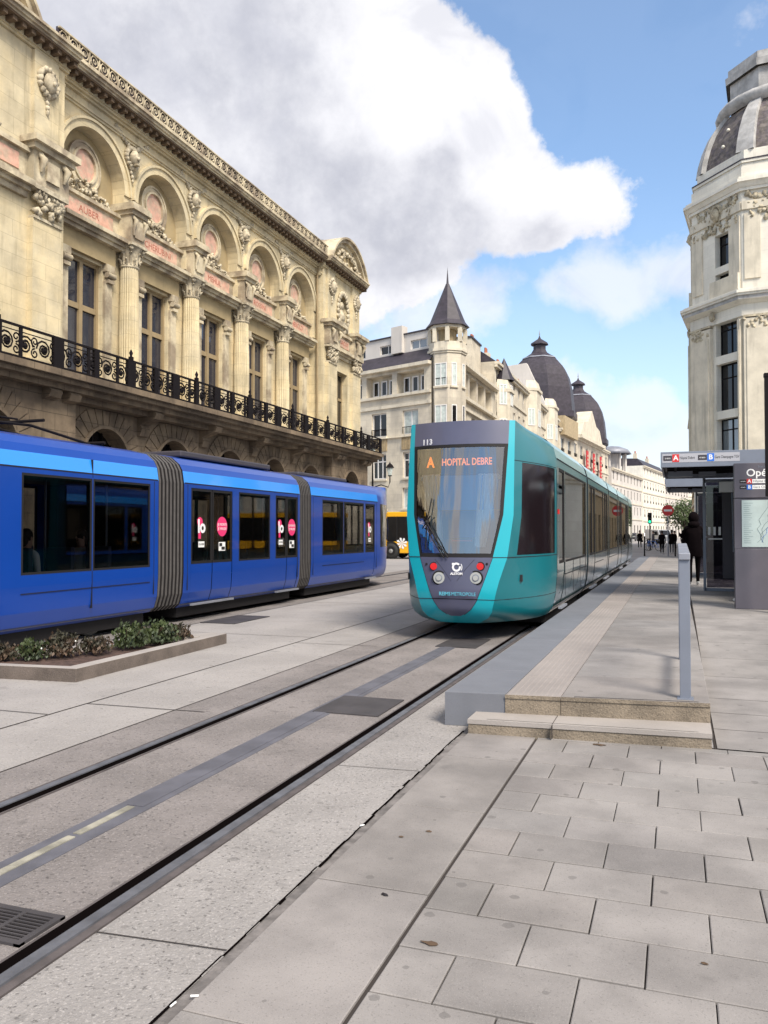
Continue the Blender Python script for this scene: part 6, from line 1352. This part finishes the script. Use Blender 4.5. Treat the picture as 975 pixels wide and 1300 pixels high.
person((.42, 22.0, .29), R(8), 'person in a black hooded coat standing with their back turned beside the tram shelter', 1.80, coat='cloth_black', hood=True, arm_l=.8, stride=.10, fine=True)
person((-.98, 64, 0), R(8), 'left one of two distant people in black walking away past the platform end', 1.72, coat='cloth_black', stride=.16)
person((-.30, 64.5, 0), R(-5), 'right one of two distant people in black walking away past the platform end', 1.76, coat='cloth_black', stride=-.14, legs='cloth_grey')
person((1.62, 16.55+.8, .27), R(95), 'person in a light blue coat seated in the shelter, almost hidden by the kiosk', 1.68, top='cloth_blue', coat='cloth_blue', legs='cloth_grey', seated=True)
bgp = [(at(775, 96), 96, 1.7, 'cloth_grey'), (at(812, 84), 84, 1.75, 'cloth_black'), (at(829, 88), 88, 1.7, 'cloth_grey'), (at(868, 70), 70, 1.75, 'cloth_black'), (at(856, 80), 80, 1.7, 'cloth_black')]
for (x, y, h, c), l in zip(bgp, ('distant pedestrian beside the far left pavement beyond the tram', 'distant dark-clothed pedestrian just right of the tram tail', 'distant grey-clothed pedestrian in front of the white van', 'distant dark-clothed pedestrian nearest the shelter on the right', 'distant dark-clothed pedestrian under the no entry sign')):
    person((x, y, 0), random.uniform(-3, 3), l, h, top=c, coat=c, stride=.12, group='distant pedestrians')
# passengers in the blue tram
person((-8.72, 9.3, .36), R(0), 'seated tram passenger in a pale jacket behind the first blue tram window', 1.7, top='cloth_white', coat='cloth_blue', seated=True)
person((-9.15, 10.95, .36), R(170), 'dark-haired passenger seated farther back in the blue tram', 1.7, top='cloth_white', seated=True)
person((-9.2, 15.2, .36), R(20), 'passenger seated at the middle window of the blue tram', 1.7, top='cloth_blue', seated=True)
# ---- signs and small street furniture
def no_entry():
    y = 52; x = at(848, y)+.0; z = CH+(675-648)/1040*(y*math.cos(YAW)-x*math.sin(YAW)); t = empty('no_entry_sign', (x, y, 0), 'round red no entry sign with a white bar on a grey post', 'road sign')
    b = MB(); b.tube([(x, y+.04, 0), (x, y+.04, z+.3)], .035, 8); b.build('post', 'post_grey', t); b = MB(); b.disc((x, y, z), .33, 'y', 28, .02); b.build('sign_face', 'sign_red', t); b = MB(); b.box(x-.23, x+.23, y-.026, y-.021, z-.06, z+.06); b.build('white_bar', 'sign_white', t)
no_entry()
def traffic_light():
    y = 75; x = at(825, y); t = empty('traffic_light', (x, y, 0), 'traffic light showing green far down the street', 'traffic light')
    b = MB(); b.tube([(x, y, 0), (x, y, 3.2)], .05, 8); b.build('post', 'iron', t); b = MB(); b.box(x-.16, x+.16, y-.12, y+.12, 2.35, 3.3); b.build('signal_box', 'iron', t, bevel=.02)
    for i, m_ in ((0, 'green_light'), (1, 'dark'), (2, 'dark')): b = MB(); b.disc((x, y-.125, 2.52+.3*i), .11, 'y', 14, .01); b.build('signal_lens', m_, t)
traffic_light()
def bollard(x, y, h, label):
    t = empty('bollard', (x, y, 0), label, 'bollard', 'dark bollards beyond the platform'); b = MB(); b.lathe([(.06, 0), (.06, .1), (.045, .12), (.045, h-.12)], (x, y), 10); b.build('shaft', 'iron', t); b = MB(); b.lathe([(.045, h-.12), (.06, h-.1), (.06, h-.03), (0, h)], (x, y), 10); b.build('cap', 'iron', t)
bollard(at(818, 58), 58, 1.35, 'tall dark bollard at the far end of the platform beside the tram')
bollard(at(857, 50), 50, 1.1, 'dark bollard to the right of the distant walkers')
bollard(at(842, 110), 110, 1.1, 'small dark bollard in front of the white van')
def street_lamp(x, y, label):
    t = empty('street_lamp', (x, y, 0), label, 'street lamp')
    b = MB(); b.lathe([(.22, 0), (.2, .5), (.1, .7), (.075, 2), (.06, 4.6), (.03, 6.2)], (x, y), 10); b.build('pole', 'iron', t)
    for dx, z in ((-1.1, 5.0), (0, 6.2), (1.1, 5.0)):
        b = MB()
        if dx: b.tube([(x, y, z-.7), (x+dx*.5, y, z-.55), (x+dx*.9, y, z-.7), (x+dx, y, z-.4), (x+dx, y, z)], .035, 6); b.build('bracket', 'iron', t)
        b = MB(); b.lathe([(.10, z), (.2, z+.45), (.0, z+.45)], (x+dx, y), 6, False); ln = b.build('lantern', 'curtain', t)
        b = MB(); b.lathe([(.27, z+.45), (.17, z+.62), (.05, z+.72), (0, z+.85)], (x+dx, y), 6, False); b.lathe([(.12, z-.05), (.12, z+.01)], (x+dx, y), 6, False); b.build('lantern_cap', 'iron', ln)
street_lamp(at(473, 46), 46, 'black three-armed street lamp by the far corner of the theatre')
# ---- vehicles
def wheel(root, x, y, z, r, w=.22, ax='x'):
    b = MB(Matrix.Translation((x, y, z)) @ Matrix.Rotation(math.pi/2, 4, 'Y')); b.lathe([(r*.62, -w/2), (r*.95, -w/2), (r, -w/3), (r, w/3), (r*.95, w/2), (r*.62, w/2)], (0, 0), 18); o = b.build('wheel', 'tyre', root)
    b = MB(Matrix.Translation((x, y, z)) @ Matrix.Rotation(math.pi/2, 4, 'Y')); b.lathe([(0, -w*.4), (r*.3, -w*.45), (r*.63, -w*.3), (r*.63, w*.3), (r*.3, w*.45), (0, w*.4)], (0, 0), 12); b.build('rim', 'hub', o)
def bus():
    # the bus stands across: its long side faces the camera
    x0, x1, y = -23.5, -12.0, 47.0; t = empty('yellow_bus', ((x0+x1)/2, y+1.2, 0), 'yellow and black bus crossing behind the two trams', 'bus')
    b = MB(); b.use('yellow').box(x0, x1, y, y+2.4, .35, 1.05); b.box(x0, x1, y, y+2.4, 2.55, 2.85); b.use('dark_glass').box(x0+.04, x1-.04, y+.03, y+2.37, 1.05, 2.55); b.build('body', None, t, bevel=.04)
    b = MB()
    for i in range(8): b.box(x0+.8+i*1.35, x0+.86+i*1.35, y+.005, y+.04, 1.05, 2.55)
    b.build('window_pillars', 'black', t); b = MB(); b.box(-15.1, -13.8, y-.012, y-.002, .35, 2.5); b.build('door', 'dark_glass', t)
    for x in (-20.6, -16.3):
        a = MB(); a.disc((x, y-.01, .5), .58, 'y', 22, .012); a.build('wheel_arch', 'black', t)
        for yy in (y+.1, y+2.2):
            q = MB(Matrix.Translation((x, yy, .48)) @ Matrix.Rotation(math.pi/2, 4, 'X')); q.lathe([(.28, -.13), (.46, -.13), (.48, 0), (.46, .13), (.28, .13)], (0, 0), 20); w = q.build('wheel', 'tyre', t)
            q = MB(Matrix.Translation((x, yy, .48)) @ Matrix.Rotation(math.pi/2, 4, 'X')); q.lathe([(0, -.08), (.29, -.1), (.29, .1), (0, .14)], (0, 0), 14); q.build('rim', 'hub', w)
    q = MB()
    for i in range(8): a = i*.785; q.quad((-15.6, y-.02, .95), (-15.6+.3*math.cos(a), y-.02, .95+.3*math.sin(a)), (-15.6+.36*math.cos(a+.3), y-.02, .95+.36*math.sin(a+.3)), (-15.6+.3*math.cos(a+.5), y-.02, .95+.3*math.sin(a+.5)))
    q.build('flower_decal', 'logo_white', t)
bus()
def car(x, y, rz, label, paint, kind='van', group=None):
    root = empty('parked_van' if kind == 'van' else 'parked_car', (x, y, 0), label, 'van' if kind == 'van' else 'car', group, rz)
    if kind == 'van': P = [(-2.4, .35), (-2.45, 1.0), (-2.3, 1.15), (-1.6, 1.9), (2.35, 1.98), (2.45, 1.6), (2.45, .35)]
    else: P = [(-2.05, .32), (-2.1, .75), (-1.2, .92), (-.6, 1.42), (.9, 1.45), (1.7, .98), (2.05, .9), (2.08, .32)]
    w = .92 if kind == 'van' else .82; b = MB(); n = len(P)
    rings = [(-w, .94), (-w*.97, 1), (w*.97, 1), (w, .94)]
    pts = [(xx if z < 1 else xx*(.93 if abs(xx) > w*.98 else .97), yy, z) for xx, _ in rings for yy, z in P]
    b.add(pts, [tuple(range(n)), tuple(range(3*n, 4*n))[::-1]]+[(j*n+i, j*n+(i+1) % n, (j+1)*n+(i+1) % n, (j+1)*n+i) for j in range(3) for i in range(n)]); b.build('body', paint, root, local=True, bevel=.04)
    g = MB()
    if kind == 'van': g.quad((-.75, -2.28, 1.2), (.75, -2.28, 1.2), (.7, -1.72, 1.82), (-.7, -1.72, 1.82)); [g.quad((s*(w+.012), -1.9, 1.2), (s*(w+.012), -.7, 1.2), (s*(w*.955+.03), -.7, 1.7), (s*(w*.955+.03), -1.5, 1.7)) for s in (-1, 1)]
    else: g.quad((-.68, -1.18, .96), (.68, -1.18, .96), (.62, -.64, 1.38), (-.62, -.64, 1.38)); [g.quad((s*(w+.01), -1.0, .95), (s*(w+.01), 1.5, .95), (s*(w*.94+.03), .85, 1.36), (s*(w*.94+.03), -.55, 1.36)) for s in (-1, 1)]
    g.build('window', 'dark_glass', root, local=True)
    yf = -2.46 if kind == 'van' else -2.11
    for s in (-1, 1):
        g = MB(); g.box(s*.62-.16, s*.62+.16, yf-.02, yf+.05, .72, .88); g.build('headlight', 'lamp_white', root, local=True)
        for yy in (-1.5, 1.45) if kind == 'van' else (-1.3, 1.3):
            q = MB(Matrix.Translation((s*(w-.08), yy, .33)) @ Matrix.Rotation(math.pi/2, 4, 'Y')); q.lathe([(0, -.1), (.2, -.1), (.32, -.1), (.33, 0), (.32, .1), (.2, .1), (0, .11)], (0, 0), 16); q.build('wheel', 'tyre', root, local=True)
    return root
car(at(836, 118), 118, R(25), 'white van parked across the far end of the street', 'white_car')
car(at(823, 135), 135, R(10), 'small white car behind the far pedestrians', 'white_car', 'car')
car(at(806, 150)-.5, 150, R(-5), 'dark car far down the street left of the white car', 'anthracite', 'car')
def bicycle(x, y, rz, label):
    root = empty('bicycle', (x, y, 0), label, 'bicycle', 'bicycles at the far pavement', rz)
    for yy in (-.52, .52):
        b = MB(); P = [(0, yy+.33*math.cos(t), .34+.33*math.sin(t)) for t in [2*math.pi*i/16 for i in range(17)]]; b.tube(P, .022, 5, caps=False); b.build('wheel', 'tyre', root, local=True)
    b = MB(); b.tube([(0, -.52, .34), (0, -.18, .82), (0, .36, .86), (0, .52, .34)], .02, 5); b.tube([(0, -.18, .82), (0, 0, .32), (0, .36, .8)], .02, 5); b.tube([(0, -.52, .34), (0, 0, .32)], .015, 5); b.build('bike_frame', 'sign_blue', root, local=True)
    b = MB(); b.tube([(-.27, .36, 1.02), (0, .4, 1.0), (.27, .36, 1.02)], .018, 5); b.tube([(0, .4, 1.0), (0, .36, .86)], .018, 5); b.build('handlebar', 'iron', root, local=True)
    b = MB(); b.blob((0, -.2, .95), (.07, .13, .04), 8, 5, 0); b.tube([(0, -.2, .93), (0, -.18, .8)], .015, 5); b.build('saddle', 'black', root, local=True)
for i, (u, y) in enumerate(((824, 78), (829, 74), (835, 90))): bicycle(at(u, y), y, R(40*i+20), ('bicycle leaning nearest the tram tail', 'bicycle beside the green traffic light', 'bicycle in front of the white van')[i])
# far tree
def tree(x, y, h, label):
    root = empty('street_tree', (x, y, 0), label, 'tree'); b = MB(); b.tube([(x, y, 0), (x+.1, y, h*.35), (x, y, h*.7)], [.25, .2, .08], 8)
    for i in range(6): a = i*1.05; b.tube([(x, y, h*.35), (x+1.1*math.cos(a), y+1.1*math.sin(a), h*.6), (x+1.8*math.cos(a), y+1.8*math.sin(a), h*.8)], [.1, .06, .02], 5)
    b.build('trunk', 'bark', root); c = MB(); rr = random.Random(4)
    for i in range(2600):
        th_ = rr.uniform(0, 6.28); v = Vector((rr.gauss(0, 1), rr.gauss(0, 1), rr.gauss(0, 1))).normalized(); k = rr.uniform(.4, 1)*(1+.5*noise.noise(v*1.7)); p = Vector((x, y, h*.68))+Vector((v.x*2.6, v.y*2.6, v.z*h*.33))*k; s = rr.uniform(.08, .16)
        u = Vector((rr.gauss(0, 1), rr.gauss(0, 1), rr.gauss(0, 1))).normalized()*s; w = u.orthogonal().normalized()*s; c.quad(p-u, p+w, p+u, p-w)
    c.build('crown', 'tree_leaf', root)
tree(at(868, 122), 122, 6.2, 'green street tree seen under the shelter roof far down the street')
